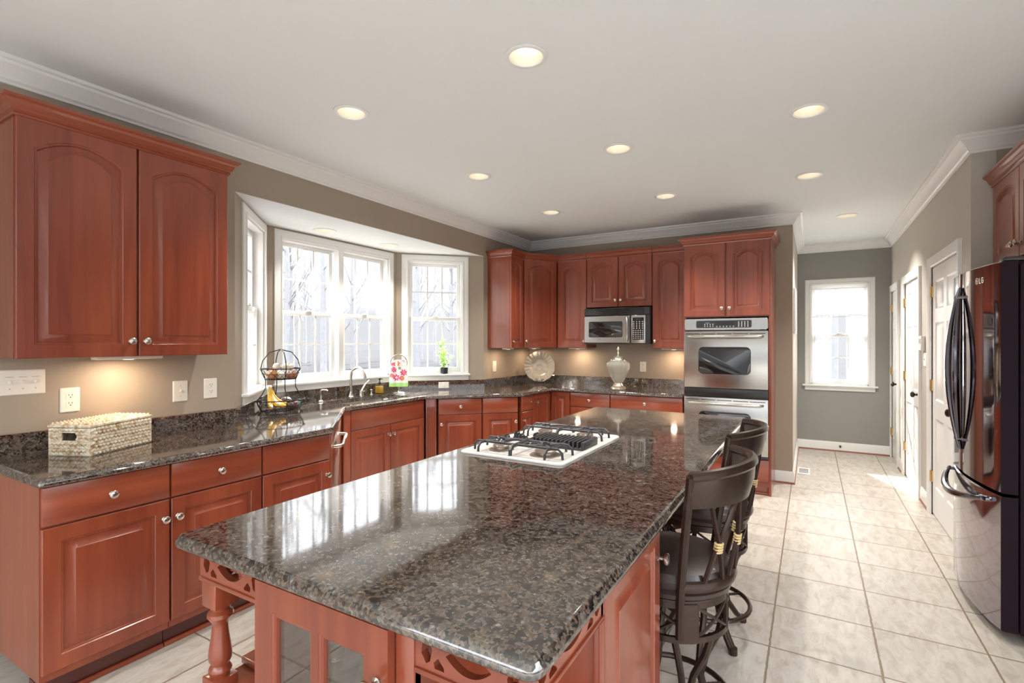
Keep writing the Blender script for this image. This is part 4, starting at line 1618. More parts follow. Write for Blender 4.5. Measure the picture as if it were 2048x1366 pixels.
# ------------------------------------------------------------------ bar stools
def make_stool(loc, rz, label):
    """local: sitter faces -x, back at +x"""
    t = thing('bar_stool', label, 'bar stool', loc, rz, 'bar stools at the island')
    m = MB()
    m.lathe([(.001, .575), (.19, .575), (.212, .582), (.216, .598), (.205, .606), (.215, .618), (.218, .640), (.205, .662), (.16, .675), (.08, .680), (.001, .681)], 'leather', n=36)
    m.build('seat', t)
    # swivel band with crossed straps
    m = MB()
    for z in (.548, .432):
        m.lathe([(.190, z), (.203, z), (.203, z + .020), (.190, z + .020), (.190, z)], 'bronze', n=36)
    m.lathe([(.001, .560), (.195, .560), (.205, .568), (.205, .576), (.001, .576)], 'bronze', n=32)
    for k in range(8):
        a0 = 2 * pi * k / 8
        a1 = a0 + 2 * pi / 8
        for (u, v) in ((a0, a1), (a1, a0)):
            pts_ = [(.197 * cos(u + (v - u) * s_ / 5), .197 * sin(u + (v - u) * s_ / 5), .45 + .10 * s_ / 5) for s_ in range(6)]
            m.tube(pts_, .006, 'bronze', n=5)
        m.cyl((.197 * cos(a0), .197 * sin(a0), .44), (.197 * cos(a0), .197 * sin(a0), .56), .008, 'bronze', n=6)
    for a in (R(55), R(-55)):
        v0 = [(.200 * cos(a + d_), .200 * sin(a + d_)) for d_ in (-.16, -.08, 0, .08, .16)]
        m.loops([[(x * s_, y * s_, z) for z, s_ in ((.435, 1), (.565, 1), (.565, 1.035), (.435, 1.035))] for x, y in v0], 'bronze')
    m.build('swivel_band', t)
    # curved legs
    for k in range(4):
        a = R(45 + 90 * k)
        for s_ in (-1, 1):
            pts_ = []
            for r_, z, da in ((.185, .440, .38), (.172, .37, .30), (.135, .28, .17), (.118, .20, .08), (.140, .12, .045), (.190, .05, .035), (.228, .0, .03)):
                pts_.append((r_ * cos(a + s_ * da), r_ * sin(a + s_ * da), z + (.012 if z == 0 else 0)))
            if s_ == 1:
                pA = pts_
            else:
                pB = pts_
        m = MB()
        m.tube(pA, .0125, 'bronze', n=8)
        m.tube(pB, .0125, 'bronze', n=8)
        fx, fy = .229 * cos(a), .229 * sin(a)
        lg = m.build('leg', t)
        m = MB()
        m.cyl((fx, fy, 0), (fx, fy, .03), .0195, 'bronze', n=14)
        m.build('foot_cap', lg)
    m = MB()
    m.tube([(.215 * cos(2 * pi * i / 36), .215 * sin(2 * pi * i / 36), .145) for i in range(36)], .011, 'bronze', n=8, closed=True)
    for k in range(4):
        a = R(45 + 90 * k)
        m.cyl((.130 * cos(a), .130 * sin(a), .150), (.213 * cos(a), .213 * sin(a), .146), .007, 'bronze', n=6)
    m.build('foot_ring', t)
    # back: uprights at +-62 deg, curved top panel with rolled rim, crossed slats tied with gilt cord
    AH = R(68)
    def ring(a, z):
        lean = (z - .60) / .42
        u = a / AH
        b = Vector((.214 * cos(u * R(62)), .214 * sin(u * R(62)), z))
        tp = Vector((-.082 + .36 * cos(u * R(48)), .36 * sin(u * R(48)), z))
        return b.lerp(tp, lean ** 1.15 if lean > 0 else lean * .3)
    for s_ in (-1, 1):
        m = MB()
        m.tube([ring(s_ * AH, .45), ring(s_ * AH, .60), ring(s_ * AH, .80), ring(s_ * AH, .96), ring(s_ * AH, 1.02)], .0145, 'bronze', n=8)
        m.build('back_upright', t)
    m = MB()
    lps = []
    for i in range(25):
        a = -AH + 2 * AH * i / 24
        dz = .012 * cos(a / AH * pi / 2)
        A_, B_, C_, D_ = ring(a, .912), ring(a, 1.012 + dz), ring(a, 1.012 + dz), ring(a, .912)
        n_ = Vector((cos(a), sin(a), 0)) * .010
        mid1 = ring(a, .965 + dz / 2)
        lps.append([A_ + n_, mid1 + n_ * 1.6, B_ + n_, C_ - n_, mid1 - n_ * .4, D_ - n_])
    m.loops(lps, 'bronze')
    pn = m.build('back_panel', t)
    m = MB()
    m.tube([ring(-AH + 2 * AH * i / 24, 1.018 + .012 * cos((-AH + 2 * AH * i / 24) / AH * pi / 2)) for i in range(25)], .0175, 'bronze', n=10)
    m.build('rolled_rim', pn)
    m = MB()
    m.tube([ring(-AH + 2 * AH * i / 24, .628) for i in range(25)], .014, 'bronze', n=8, flat=1.5)
    m.build('lower_rail', t)
    for c0 in (R(-34), R(0), R(34)):
        m = MB()
        for s_ in (-1, 1):
            m.tube([ring(c0 - s_ * R(15), .93), ring(c0 - s_ * R(8), .85), ring(c0 + s_ * R(1.5), .765), ring(c0 + s_ * R(7), .70), ring(c0 + s_ * R(12), .63)], .0085, 'bronze', n=6)
        sl = m.build('crossed_slats', t)
        m = MB()
        for q_ in range(4):
            ctr = ring(c0, .748 + q_ * .0095)
            m.tube([ctr + Vector((.010 * cos(2 * pi * i / 12) * cos(c0) - .013 * sin(2 * pi * i / 12) * sin(c0), .010 * cos(2 * pi * i / 12) * sin(c0) + .013 * sin(2 * pi * i / 12) * cos(c0), 0)) for i in range(12)], .0042, 'gilt', n=6, closed=True)
        m.build('gilt_binding', sl)
    return t
s1 = make_stool((-.455, 1.945, 0), R(-6), 'nearer bronze bar stool with round brown leather seat at the island')
dup(s1, (-.470, 2.715, 0), R(-1), 'farther bronze bar stool, beyond the nearer one, facing the island')

# ------------------------------------------------------------------ refrigerator (local: x along the front, y back; faces -x)
t = thing('refrigerator', 'dark mirror-finish french door refrigerator with bowed handles', 'refrigerator', (.78, 4.205, 0), -pi / 2)
fw = .905
m = MB()
m.box((0, .075, .05), (fw, .80, 1.815), 'fridgeside', bev=.006)
m.build('body', t)
m = MB()
for x in (.06, fw - .06):
    m.cyl((x - .02, .14, .028), (x + .02, .14, .028), .028, 'black', n=16)
m.box((.02, .10, .035), (fw - .02, .16, .06), 'black')
m.build('base_grille', t)
def bowed(x0, x1, z0, z1):
    """door slab whose front bulges out along the whole width of the fridge"""
    m = MB()
    n = 14
    lps = []
    for i in range(n + 1):
        x = x0 + (x1 - x0) * i / n
        u = 2 * x / fw - 1
        yf = -.052 * (1 - u * u)
        e = .006 if i in (0, n) else 0
        lps.append([(x, .068, z0), (x, yf + .006 + e, z0), (x, yf + e, z0 + .006), (x, yf + e, z1 - .006), (x, yf + .006 + e, z1), (x, .068, z1)])
    m.loops(lps, 'fridge', cap0=False, cap1=False)
    m.add(lps[0], [tuple(range(6))], 'fridgeside')
    m.add(lps[-1], [tuple(range(6))], 'fridgeside')
    return m
dl = bowed(0, fw / 2 - .003, .715, 1.83).build('door', t, sharp=30)
dr = bowed(fw / 2 + .003, fw, .715, 1.83).build('door', t, sharp=30)
fz = bowed(0, fw, .055, .700).build('freezer_drawer', t, sharp=30)
def bow_handle(s_, par):
    m = MB()
    pts_, rad = [], []
    for i in range(21):
        u = i / 20
        b_ = sin(pi * u)
        pts_.append((fw / 2 + s_ * (.016 + .072 * b_), -.056 - .036 * b_ ** .8, .845 + .90 * u))
        rad.append(.007 + .010 * b_)
    m.tube(pts_, .02, 'darkchrome', n=10, radii=rad)
    for u in (.06, .94):
        z = .845 + .90 * u
        m.cyl((fw / 2 + s_ * .035, -.075, z), (fw / 2 + s_ * .035, -.045, z), .010, 'fridge', n=8)
    m.build('handle', par)
bow_handle(-1, dl)
bow_handle(1, dr)
m = MB()
pts_, rad = [], []
for i in range(21):
    u = i / 20
    b_ = sin(pi * u)
    pts_.append((.09 + .74 * u, -.035 - .075 * b_ ** .8, .665 - .055 * b_))
    rad.append(.010 + .010 * b_)
m.tube(pts_, .02, 'darkchrome', n=10, radii=rad)
for x in (.10, .82):
    m.cyl((x, -.05, .660), (x, -.008, .660), .010, 'fridge', n=8)
m.build('handle', fz)
# maker's mark: a disc emblem and two letters
m = MB()
bx, bz = .70, 1.757
def emb(pts2):
    return [(p[0], -.052 * (1 - (2 * p[0] / fw - 1) ** 2) - .0012, p[1]) for p in pts2]
def strip(p2, wd):
    for a, b in zip(p2, p2[1:]):
        d = Vector((b[0] - a[0], b[1] - a[1])).normalized()
        n_ = Vector((-d.y, d.x)) * wd / 2
        a2, b2 = Vector(a) - d * wd * .3, Vector(b) + d * wd * .3
        q4 = [a2 + n_, b2 + n_, b2 - n_, a2 - n_]
        m.add(emb([tuple(v) for v in q4]), [(0, 1, 2, 3)], 'ivory')
strip([(bx + .016 * cos(2 * pi * i / 20), bz + .016 * sin(2 * pi * i / 20)) for i in range(21)], .0028)
strip([(bx - .001, bz + .009), (bx - .001, bz - .009), (bx + .006, bz - .009)], .003)
strip([(bx - .007, bz + .004), (bx - .007, bz + .0025)], .004)
strip([(bx + .001, bz), (bx + .010, bz)], .0026)
for dx_, pts2 in ((.028, [(0, .013), (0, -.013), (.013, -.013)]),
                  (.050, [(.018, .009), (.012, .013), (.004, .011), (0, .003), (0, -.004), (.004, -.011), (.012, -.013), (.018, -.009), (.018, 0), (.010, 0)])):
    strip([(bx + dx_ + x, bz + z) for x, z in pts2], .0048)
m.build('logo', dr, fix=False)
for x in (.05, fw - .05):
    m = MB()
    m.box((x - .04, .02, 1.832), (x + .04, .12, 1.852), 'black', bev=.006)
    m.build('hinge_cover', t)

# ------------------------------------------------------------------ wall plates
def plate(name, label, cat, X, w_, h_, kind, group):
    """cover plate in a wall frame; X puts local (x right, y into wall, z up) at the plate's middle"""
    t = thing(name, label, cat, X.to_translation(), X.to_euler().z, group)
    m = MB()
    m.loops([[(x, y, z) for x, z in rrect(-w_ / 2 + d, -h_ / 2 + d, w_ / 2 - d, h_ / 2 - d, .004, 3)] for d, y in ((0, 0), (0, -.002), (.004, -.006))], 'ivory')
    m.build('cover_plate', t)
    if kind == 'outlet':
        for zz in (-.020, .020):
            m = MB()
            m.loops([[(x, y, z + zz) for x, z in rrect(-.017, -.014, .017, .014, .008, 5)] for y in (-.005, -.0075)], 'ivory')
            for sx in (-.0065, .0065):
                m.box((sx - .0012, -.0082, zz + .001), (sx + .0012, -.0074, zz + .009), 'slot')
            m.cyl((0, -.0082, zz - .006), (0, -.0074, zz - .006), .0028, 'slot', n=8)
            m.build('socket', t)
    elif kind == 'switch':
        m = MB()
        m.box((-.005, -.014, -.004), (.005, -.005, .010), 'ivory', bev=.002)
        m.build('toggle', t)
        m = MB()
        for zz in (-.030, .030):
            m.cyl((0, -.0068, zz), (0, -.0055, zz), .003, 'label', n=8)
        m.build('screw', t)
    elif kind == 'rocker':
        m = MB()
        m.box((-.016, -.009, -.033), (.016, -.005, .033), 'ivory', bev=.002)
        m.build('rocker', t)
    elif kind == 'triple':
        for i in (-1, 0, 1):
            m = MB()
            m.box((i * .046 - .005, -.016, -.006), (i * .046 + .005, -.005, .009), 'ivory', bev=.002)
            m.build('toggle', t)
            m = MB()
            m.box((i * .046 - .014, -.0068, .024), (i * .046 + .014, -.0058, .0265), 'label')
            m.cyl((i * .046, -.0068, -.030), (i * .046, -.0058, -.030), .003, 'label', n=8)
            m.build('engraving', t)
    return t
def at(x, y, z, a):
    return Matrix.Translation((x, y, z)) @ Matrix.Rotation(a, 4, 'Z')
LW, BWY = XL, YB
plate('switch_plate', 'wide three-switch cover plate at the left edge under the wall cabinet', 'switch plate', at(LW, .905, 1.254, pi / 2), .165, .118, 'triple', 'cover plates')
plate('outlet', 'double outlet right above the woven basket', 'outlet', at(LW, 1.083, 1.153, pi / 2), .080, .122, 'outlet', 'cover plates')
plate('switch_plate', 'single switch plate beside the window side outlet, left of the two', 'switch plate', at(LW, 1.600, 1.153, pi / 2), .082, .122, 'switch', 'cover plates')
plate('outlet', 'double outlet on the left wall nearest the bay window', 'outlet', at(LW, 1.775, 1.156, pi / 2), .080, .122, 'outlet', 'cover plates')
plate('switch_plate', 'rocker switch plate under the end cabinet right of the bay window', 'switch plate', at(LW, 5.05, 1.153, pi / 2), .075, .125, 'rocker', 'cover plates')
plate('outlet', 'outlet plate on the back wall right of the glass jar', 'outlet', at(-1.69, BWY, 1.151, 0), .072, .116, 'outlet', 'cover plates')
_rs = .71
plate('outlet', 'sideways outlet plate in the granite backsplash below the right bay window', 'outlet',
      at(-3.88 + .36 + .0148, 4.14 + .36 - .0148, .963, R(45)), .115, .070, 'rocker', 'cover plates')
plate('outlet', 'outlet plate in the granite backsplash behind the fruit basket stand', 'outlet',
      at(-3.2 - .36 + .0148, 1.93 + .36 + .0148, .960, R(135)), .115, .072, 'rocker', 'cover plates')
plate('switch_plate', 'double white switch plate between the two near hall doors', 'switch plate', at(XR, 5.73, 1.285, -pi / 2), .115, .12, 'switch', 'cover plates')
t = thing('thermostat', 'white box thermostat on the wall above the hall switch plate', 'thermostat', (XR, 5.80, 1.43), -pi / 2)
m = MB()
m.box((-.06, -.03, -.065), (.06, 0, .065), 'ivory', bev=.006)
m.build('housing', t)
m = MB()
m.box((-.035, -.033, .0), (.035, -.029, .04), 'label')
m.build('display', t)

# under-cabinet lamps
def under_lamp(label, x, y, z, rz, w_=.26, pw_=1.0):
    t = thing('under_cabinet_light', label, 'under-cabinet light', (x, y, z), rz, 'under-cabinet lights')
    m = MB()
    m.box((-w_ / 2, -.03, -.018), (w_ / 2, .03, 0), 'ivory', bev=.004)
    m.build('housing', t)
    m = MB()
    m.lathe([(.001, -.0205), (.022, -.0200), (.026, -.0178), (.001, -.0178)], 'bulb', n=18)
    m.build('lens', t)
    ld = bpy.data.lights.new('lamp_glow', 'AREA')
    ld.shape = 'RECTANGLE'
    ld.size = .05
    ld.size_y = .03
    ld.energy = UNDER_W * pw_
    ld.color = (1.0, .74, .50)
    lo = bpy.data.objects.new('lamp_glow', ld)
    COL.objects.link(lo)
    lo.parent = t
    lo.location = (0, 0, -.024)
under_lamp('under-cabinet light below the large left wall cabinet', -3.04, 1.27, UZ0, pi / 2, .30)
under_lamp('under-cabinet light below the end cabinet near the bay window', -3.02, 5.06, UZ0, pi / 2, .16, .6)
under_lamp('under-cabinet light below the diagonal corner cabinet', -3.02, 5.70, UZ0, ca, .16, .5)
under_lamp('under-cabinet light below the cabinet left of the microwave', -2.44, 5.74, UZ0, 0, .22, .8)
under_lamp('under-cabinet light below the cabinet beside the oven tower', -1.30, 5.74, UZ0, 0, .26, .9)

# ------------------------------------------------------------------ woven basket (lidded box of plaited water hyacinth)
t = thing('woven_basket', 'pale woven lidded basket with handle hole on the left counter', 'basket', (-3.064, .957, .9145), 0)
b0 = Vector((-3.064, .957))
b1 = Vector((-2.872, 1.046))
b2 = Vector((-2.994, 1.384))
ux = (b1 - b0)
wx = ux.length
ux.normalize()
uy = Vector((-ux.y, ux.x))
t.rotation_euler.z = atan2(ux.y, ux.x)
wy, hh = .355, .128
def braid_wall(m, p0, d, n_, L_, z0, z1, skip=None):
    """rows of plaited straw: each row is two twisted strands of short slanted loops"""
    rows = 8
    for r_ in range(rows):
        z = z0 + (z1 - z0) * (r_ + .5) / rows
        rh = (z1 - z0) / rows
        k = max(3, int(L_ / .0205))
        for i in range(k):
            s_ = (i + .5 + (.25 if r_ % 2 else -.25)) / k * L_
            if s_ > L_ - .006 or s_ < .006:
                continue
            if skip and skip[0] - .008 < s_ < skip[1] + .008 and skip[2] < z < skip[3]:
                continue
            c_ = p0 + d * s_
            a = 1 if r_ % 2 else -1
            q1 = Vector((*(c_ - d * .0115), z - rh * .42 * a))
            q2 = Vector((*(c_ + n_ * .0055), z))
            q3 = Vector((*(c_ + d * .0115), z + rh * .42 * a))
            m.tube([q1, q2, q3], .006, 'weave', n=6, radii=[.0028, .0078, .0028])
m = MB()
V2 = Vector
hole = (wx * .32, wx * .68, .070, .106)
# inner shell with a handle opening on the two ends
for yy, nn in ((.003, -1), (wy - .003, 1)):
    X = Matrix.Translation((0, yy - .003, 0))
    m.plate([(0, 0), (wx, 0), (wx, hh), (0, hh)], [[(hole[0], hole[2]), (hole[1], hole[2]), (hole[1], hole[3]), (hole[0], hole[3])]], .006, 'weave', X)
m.box((0, .006, 0), (.006, wy - .006, hh), 'weave')
m.box((wx - .006, .006, 0), (wx, wy - .006, hh), 'weave')
m.box((.006, .006, .0), (wx - .006, wy - .006, .006), 'weave')
braid_wall(m, V2((0, 0)), V2((1, 0)), V2((0, -1)), wx, .002, hh, hole)
braid_wall(m, V2((wx, 0)), V2((0, 1)), V2((1, 0)), wy, .002, hh)
braid_wall(m, V2((0, wy)), V2((0, -1)), V2((-1, 0)), wy, .002, hh)
m.build('woven_body', t, fix=False)
m = MB()
m.box((-.005, -.005, hh + .002), (wx + .005, wy + .005, hh + .016), 'weave', bev=.006)
for r_ in range(9):
    x = (r_ + .5) / 9 * wx
    k = 19
    for i in range(k):
        y = (i + .5) / k * wy
        s_ = 1 if r_ % 2 else -1
        m.tube([(x - .006 * s_, y - .009, hh + .015), (x, y, hh + .0195), (x + .006 * s_, y + .009, hh + .015)], .006, 'weave', n=5, radii=[.0035, .0065, .0035])
m.build('lid', t, fix=False)

# ------------------------------------------------------------------ two-tier wire fruit stand
FX, FY_, FA = -3.405, 2.405, R(75)
t = thing('fruit_stand', 'two-tier dark wire fruit stand on the counter at the bay corner', 'fruit stand', (FX, FY_, .9145), FA)
def ell(a, b, z, n=40):
    return [(a * cos(2 * pi * i / n), b * sin(2 * pi * i / n), z) for i in range(n)]
def basket(a0, b0, z0, a1, b1, z1, nm):
    m = MB()
    m.tube(ell(a1, b1, z1), .004, 'wire', n=6, closed=True)
    m.tube(ell(a0, b0, z0), .0035, 'wire', n=6, closed=True)
    am, bm_ = (a0 + a1) / 2 * 1.03, (b0 + b1) / 2 * 1.03
    m.tube(ell(am, bm_, (z0 + z1) / 2), .002, 'wire', n=5, closed=True)
    k = 16
    for i in range(k):
        for s_ in (-1, 1):
            u0 = 2 * pi * i / k
            u1 = u0 + s_ * 2 * pi / k * 1.5
            um = (u0 + u1) / 2
            m.tube([(a0 * cos(u0), b0 * sin(u0), z0), (am * cos(um), bm_ * sin(um), (z0 + z1) / 2), (a1 * cos(u1), b1 * sin(u1), z1)], .0014, 'wire', n=4)
    for i in range(-2, 3):
        y = b0 * i / 3
        x = a0 * math.sqrt(max(0, 1 - (y / b0) ** 2))
        m.tube([(-x, y, z0), (x, y, z0)], .0016, 'wire', n=4)
    for i in range(-3, 4):
        x = a0 * i / 4
        y = b0 * math.sqrt(max(0, 1 - (x / a0) ** 2))
        m.tube([(x, -y, z0), (x, y, z0)], .0016, 'wire', n=4)
    m.build(nm, t)
basket(.135, .100, .022, .172, .128, .098, 'lower_basket')
basket(.110, .080, .252, .142, .104, .330, 'upper_basket')
for a in (0, 90, 180, 270):
    ca_, sa_ = cos(R(a)), sin(R(a))
    m = MB()
    def pe(f, z):
        return (f * .135 * ca_, f * .100 * sa_, z)
    m.tube([pe(1.12, .0), pe(1.02, .022), pe(1.26, .098), pe(1.0, .14), pe(.80, .19), pe(.80, .252), pe(1.05, .330), pe(.95, .39), pe(.60, .45), pe(.0, .472)], .0038, 'wire', n=6)
    m.cyl(pe(1.12, 0), pe(1.13, .008), .008, 'wire', n=8)
    m.build('frame_wire', t)

T = Matrix.Translation((FX, FY_, .9145)) @ Matrix.Rotation(FA, 4, 'Z')
def inw(name, label, cat, mb, group=None, loc=(0, 0, 0), rz=0.0):
    o = mb.build(name)
    o.matrix_world = T @ Matrix.Translation(loc) @ Matrix.Rotation(rz, 4, 'Z')
    return tag(o, label, cat, group)
# bananas
t = thing('banana_bunch', 'ripe yellow banana bunch in the lower tier of the wire stand', 'bananas', (0, 0, 0), 0)
t.matrix_world = T @ Matrix.Translation((-.060, .050, .026))
for k in range(5):
    m = MB()
    ph = R(-45 - 62 + 31 * k)
    pts_, rad = [], []
    for i in range(13):
        u = i / 12
        ang = -.1 + u * 1.62
        ro = .118 * (1 - cos(ang)) * 1.05 + .006
        pts_.append((ro * cos(ph), ro * sin(ph), .138 - .118 * sin(ang) * .98 + .012 * (k % 2)))
        rad.append(.0185 * min(1, .40 + 3.4 * u * (1 - u) + .3 * u) if u < .93 else .008)
    m.tube(pts_, .017, 'banana', n=8, radii=rad)
    m.build('banana', t)
m = MB()
m.tube([(-.004, 0, .118), (-.008, 0, .150), (-.004, .002, .170)], .012, 'bananatip', n=8, radii=[.016, .012, .010])
m.build('stem', t)
m = MB()
m.sphere((0, 0, 0), .034, 'avocado', sc=(1.45, 1, .92))
inw('avocado', 'dark avocado lying on top in the lower tier of the wire stand', 'avocado', m, None, (.055, .055, .080), .3)
for i, (x, y, z, r, mt, nm, lb) in enumerate((
        (.085, -.045, .052, .029, 'plum', 'plum', 'dark red plum next to the bananas in the lower tier'), (.120, .0, .052, .027, 'lime', 'green_pepper', 'small green pepper at the right end of the lower tier'),
        (.045, -.070, .052, .028, 'avocado', 'avocado', 'dark avocado at the bottom front of the lower tier'))):
    m = MB()
    m.lathe([(r * sin(pi * k / 9) * (1 + .05 * sin(k)), -r * cos(pi * k / 9)) for k in range(10)] + [(.003, r * .98), (.002, r * 1.25)], mt, n=14)
    inw(nm, lb, 'fruit', m, 'fruit in the wire stand', (x, y, z))
def bulb(mt, r, tip):
    m = MB()
    m.lathe([(.001, -r * .8), (r * .5, -r * .78), (r * .92, -r * .35), (r, .02 * r), (r * .86, r * .42), (r * .5, r * .78), (r * .22, r * 1.05), (r * .13, r * tip), (r * .16, r * (tip + .15))], mt, n=14,
            wob=lambda a, t_: 1 + .04 * sin(5 * a))
    return m
ups = [('onion', 'onion', .036, -.070, -.038, 'copper-brown onion at the left front of the upper tier'), ('garlic_bulb', 'garlic', .028, -.015, -.05, 'pale garlic bulb beside the onion at the front of the upper tier'),
       ('shallot', 'shallot', .025, .040, -.048, 'red-brown shallot at the middle front of the upper tier'), ('shallot', 'onion', .026, .085, -.025, 'orange shallot at the right front of the upper tier'),
       ('garlic_bulb', 'garlic', .029, .075, .04, 'pale garlic bulb at the right back of the upper tier'), ('garlic_bulb', 'garlic', .030, .01, .045, 'pale garlic bulb at the middle back of the upper tier'),
       ('onion', 'onion', .034, -.060, .04, 'copper-brown onion at the left back of the upper tier')]
for nm, mt, r, x, y, lb in ups:
    inw(nm, lb, nm.split('_')[0], bulb(mt, r, 1.25), 'onions and garlic in the wire stand', (x, y, .254 + r * .82 + .004))
for (x, y, z, a, lb) in ((-.03, 0, .345, .3, 'papery garlic bulb heaped on top at the left of the upper tier'), (.03, -.005, .340, 2.0, 'papery garlic bulb heaped on top in the middle of the upper tier'),
                         (.075, .01, .338, 4.0, 'papery garlic bulb heaped on top at the right of the upper tier')):
    o = inw('garlic_bulb', lb, 'garlic', bulb('garlic', .028, 1.7), 'onions and garlic in the wire stand', (x, y, z), a)
    o.matrix_world = o.matrix_world @ Matrix.Rotation(.9, 4, 'X')

# ------------------------------------------------------------------ plant on the right bay sill
px, py = -3.88 + .365 + .006, 4.14 + .365 - .006
t = thing('potted_plant', 'bright green leafy plant in a dark cube pot on the bay window sill', 'plant', (px, py, 1.0885), R(45))
m = MB()
m.lathe([(.038, 0), (.040, .002), (.043, .07), (.040, .07), (.038, .055), (.001, .055)], 'potglass', n=20)
m.build('pot', t)
m = MB()
rnd = random.Random(4)
st_ = MB()
for k in range(9):
    a = rnd.uniform(0, 2 * pi)
    L_ = rnd.uniform(.14, .32) if k else .35
    p0 = Vector((.01 * cos(a), .01 * sin(a), .05))
    p1 = p0 + Vector((.02 * cos(a), .014 * sin(a), L_ * .5))
    p2 = p0 + Vector((.105 * cos(a) * (1.3 - L_ * 2.6), .03 * sin(a), L_))
    st_.tube([p0, p1, p2], .002, 'leaf', n=5)
    for i in range(17):
        u = .15 + .85 * i / 16
        c_ = p0.lerp(p1, min(1, u * 2)) if u < .5 else p1.lerp(p2, u * 2 - 1)
        b_ = rnd.uniform(0, 2 * pi)
        d = Vector((cos(b_), sin(b_) * .6, rnd.uniform(-.2, .6))).normalized()
        s_ = d.cross(Vector((0, 0, 1))).normalized()
        l_ = rnd.uniform(.028, .048)
        tip = c_ + d * l_ + Vector((0, 0, -.006))
        mid_ = c_ + d * l_ * .5 + Vector((0, 0, .004))
        m.add([c_, mid_ + s_ * l_ * .36, tip, mid_ - s_ * l_ * .36], [(0, 1, 2, 3)], 'leaf')
st_.build('stem', t)
m.build('foliage', t, fix=False)

# ------------------------------------------------------------------ lustre plate on an easel in the back corner
pc = Vector((-2.955, 5.725, 1.128))
aim = atan2(-pc.x, pc.y)
t = thing('decorative_plate', 'scalloped iridescent glass plate leaning on an easel in the back corner', 'plate', pc, R(29))
t.rotation_euler = (R(-10), 0, R(29))
m = MB()
prof = [(.001, .016), (.030, .015), (.036, .011), (.050, .016), (.085, .017), (.098, .013), (.110, .004), (.116, -.001), (.150, -.010), (.184, -.020), (.190, -.021)]
n = 96
def scal(a, t_):
    return 1 + .035 * max(0, t_ - .55) * 2 * abs(sin(6 * a)) ** .7 - .02 * max(0, t_ - .55) * 2
lp = []
for i, (r_, h_) in enumerate(prof):
    t_ = i / (len(prof) - 1)
    lp.append([(r_ * scal(2 * pi * j / n, t_) * cos(2 * pi * j / n), h_ + (.003 * sin(24 * 2 * pi * j / n) * (1 if t_ > .72 else 0)) + (.0015 * sin(12 * 2 * pi * j / n) if .3 < t_ < .6 else 0), r_ * scal(2 * pi * j / n, t_) * sin(2 * pi * j / n)) for j in range(n)])
m.loops(lp, 'plateglass', cap1=False)
back = [[(x, y + .004, z) for x, y, z in l_] for l_ in lp]
m.loops(back, 'plateglass', cap1=False)
m.loops([lp[-1], back[-1]], 'plateglass', cap0=False, cap1=False)
m.build('dish', t, sharp=60)
te = thing('plate_easel', 'small dark scrolled wire easel holding the glass plate', 'plate stand', (pc.x, pc.y, .9145), R(29))
m = MB()
for s_ in (-1, 1):
    m.tube([(s_ * .055, .11, .0), (s_ * .05, .055, .16), (s_ * .045, .045, .24)], .003, 'wire', n=6)
    m.tube([(s_ * .055, .11, .0), (s_ * .055, -.03, .02), (s_ * .055, -.052, .030)], .003, 'wire', n=6)
    sp = []
    for i in range(16):
        a = i / 15 * 2 * pi * 1.1
        rr = .018 * (1 - i / 20)
        sp.append((s_ * (.055 - .018 + rr * cos(a)), -.052, .034 + rr * sin(a) + .014))
    m.tube(sp, .0028, 'wire', n=6)
m.tube([(-.055, .0, .012), (.055, 0, .012)], .003, 'wire', n=6)
m.tube([(-.050 + .1 * i / 8, -.052, .03 + .012 * sin(pi * i / 8)) for i in range(9)], .0028, 'wire', n=6)
m.build('frame', te)

# ------------------------------------------------------------------ glass jar with silver lid
t = thing('lidded_jar', 'tall ribbed glass urn jar with silver lid and foot on the back counter', 'jar', (-1.835, 5.45, .9145))
m = MB()
m.lathe([(.078, 0), (.083, .010), (.078, .028), (.060, .040), (.055, .055), (.045, .068), (.042, .080)], 'silver', n=32, wob=lambda a, t_: 1 + (.05 * abs(sin(4 * a)) if t_ < .5 else 0))
m.build('foot', t)
m = MB()
rib = lambda a, t_: 1 + .022 * cos(18 * a) * min(1, 4 * t_ * (1 - t_) + .15)
m.lathe([(.050, .080), (.062, .095), (.080, .140), (.108, .205), (.124, .255), (.125, .280), (.112, .302), (.088, .318), (.080, .322)], 'cerglass', n=108, wob=rib)
m.build('body', t, sharp=80)
m = MB()
m.lathe([(.084, .318), (.084, .326), (.076, .342), (.058, .362), (.030, .374), (.014, .380), (.010, .392), (.016, .402), (.009, .412), (.008, .424), (.019, .440), (.019, .450), (.010, .464), (.003, .476), (.001, .478)], 'silver', n=32)
m.build('lid', t)

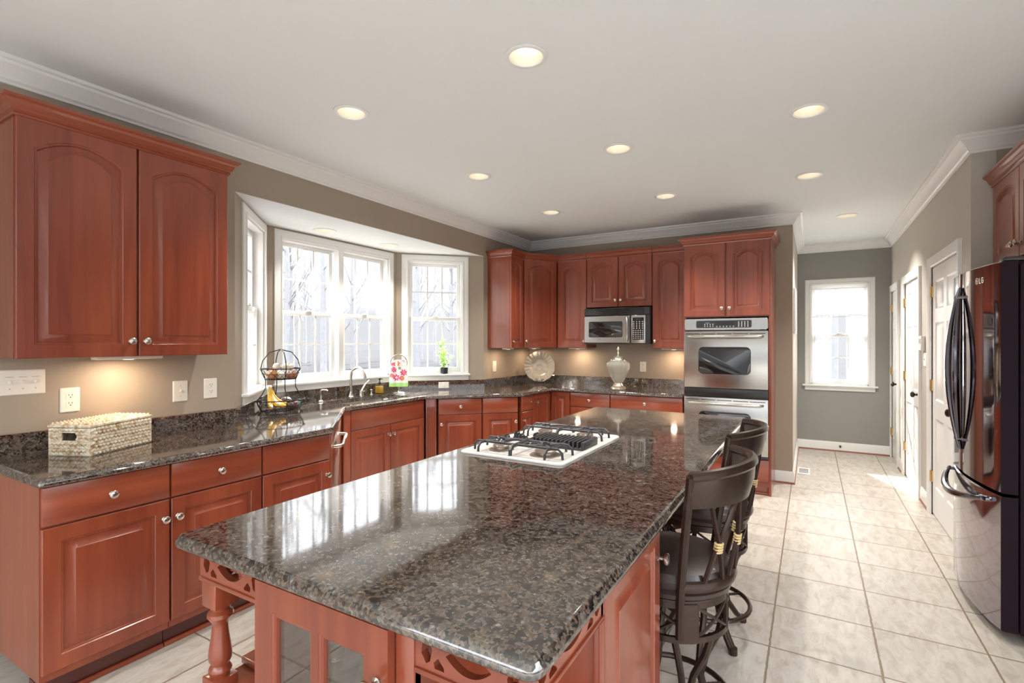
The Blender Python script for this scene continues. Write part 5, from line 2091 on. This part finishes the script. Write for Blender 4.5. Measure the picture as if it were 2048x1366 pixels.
# ------------------------------------------------------------------ hall: curtain, frame, vent, stop
hx0, hx1 = WHX[0] + XH, WHX[1] + XH
t = thing('cafe_curtain', 'sheer white cafe curtain with valance hanging in the hall window', 'curtain', ((hx0 + hx1) / 2, YH + .015, 0))
def cloth(x0, x1, z0, z1, gather, name, amp=.010, curve=0.0):
    m = MB()
    nx, nz = 60, 14
    vs = []
    for j in range(nz + 1):
        v = j / nz
        for i in range(nx + 1):
            u = i / nx
            xx = x0 + (x1 - x0) * u
            if curve:
                xx += curve * (1 - v) * 0
                xx = x0 + (x1 - x0) * u * (1 - .10 * sin(pi * v)) if curve > 0 else x1 - (x1 - x0) * (1 - u) * (1 - .10 * sin(pi * v))
            vs.append((xx, amp * sin(u * gather * 2 * pi) * (.4 + .6 * (1 - v)) + .004 * sin(u * 13 + v * 5), z0 + (z1 - z0) * v))
    fs = [(j * (nx + 1) + i, j * (nx + 1) + i + 1, (j + 1) * (nx + 1) + i + 1, (j + 1) * (nx + 1) + i) for j in range(nz) for i in range(nx)]
    m.add(vs, fs, 'sheer')
    m.build(name, t, sharp=180, fix=False)
hw_ = (hx1 - hx0) / 2 - .016
cloth(-hw_, hw_, 1.80, 2.14, 13, 'valance')
cloth(-hw_, -hw_ + .235, .895, 1.775, 7, 'left_panel', curve=1)
cloth(hw_ - .215, hw_, .895, 1.775, 6, 'right_panel', curve=-1)
m = MB()
m.cyl((-hw_, .0, 2.145), (hw_, .0, 2.145), .006, 'white_gl', n=8)
m.cyl((-hw_, .0, 1.775), (hw_, .0, 1.775), .005, 'nickel', n=8)
m.build('curtain_rod', t)

t = thing('picture_frame', 'thin white framed picture seen edge-on on the hall left wall', 'picture', (XH, 6.26, 1.765), -pi / 2 + pi)
m = MB()
m.box((-.20, -.022, -.24), (-.165, 0, .24), 'mapwood', bev=.004)
m.box((.165, -.022, -.24), (.20, 0, .24), 'mapwood', bev=.004)
m.box((-.17, -.022, .205), (.17, 0, .24), 'mapwood', bev=.004)
m.box((-.17, -.022, -.24), (.17, 0, -.205), 'mapwood', bev=.004)
m.build('frame', t)
m = MB()
m.box((-.166, -.010, -.206), (.166, -.004, .206), 'taupe')
m.build('picture', t)

t = thing('floor_vent', 'white metal floor register on the tiles at the hall entrance', 'floor vent', (-.07, 6.55, 0))
m = MB()
m.box((-.06, -.155, .0005), (.06, .155, .006), 'trim', bev=.002)
for i in range(3):
    for j in range(4):
        yy = -.11 + i * .075
        m.box((-.045, yy + j * .014, .0055), (.045, yy + j * .014 + .007, .0068), 'black')
m.build('register', t)
t = thing('door_stop', 'small dark doorstop bumper on the hall end baseboard', 'doorstop', (.33, YH - .014, .072))
m = MB()
m.lathe([(.014, 0), (.014, .004), (.006, .007), (.006, .04), (.011, .042), (.011, .055), (.001, .056)], 'oilbronze', Matrix.Rotation(pi / 2, 4, 'X'), n=14)
m.build('bumper', t)
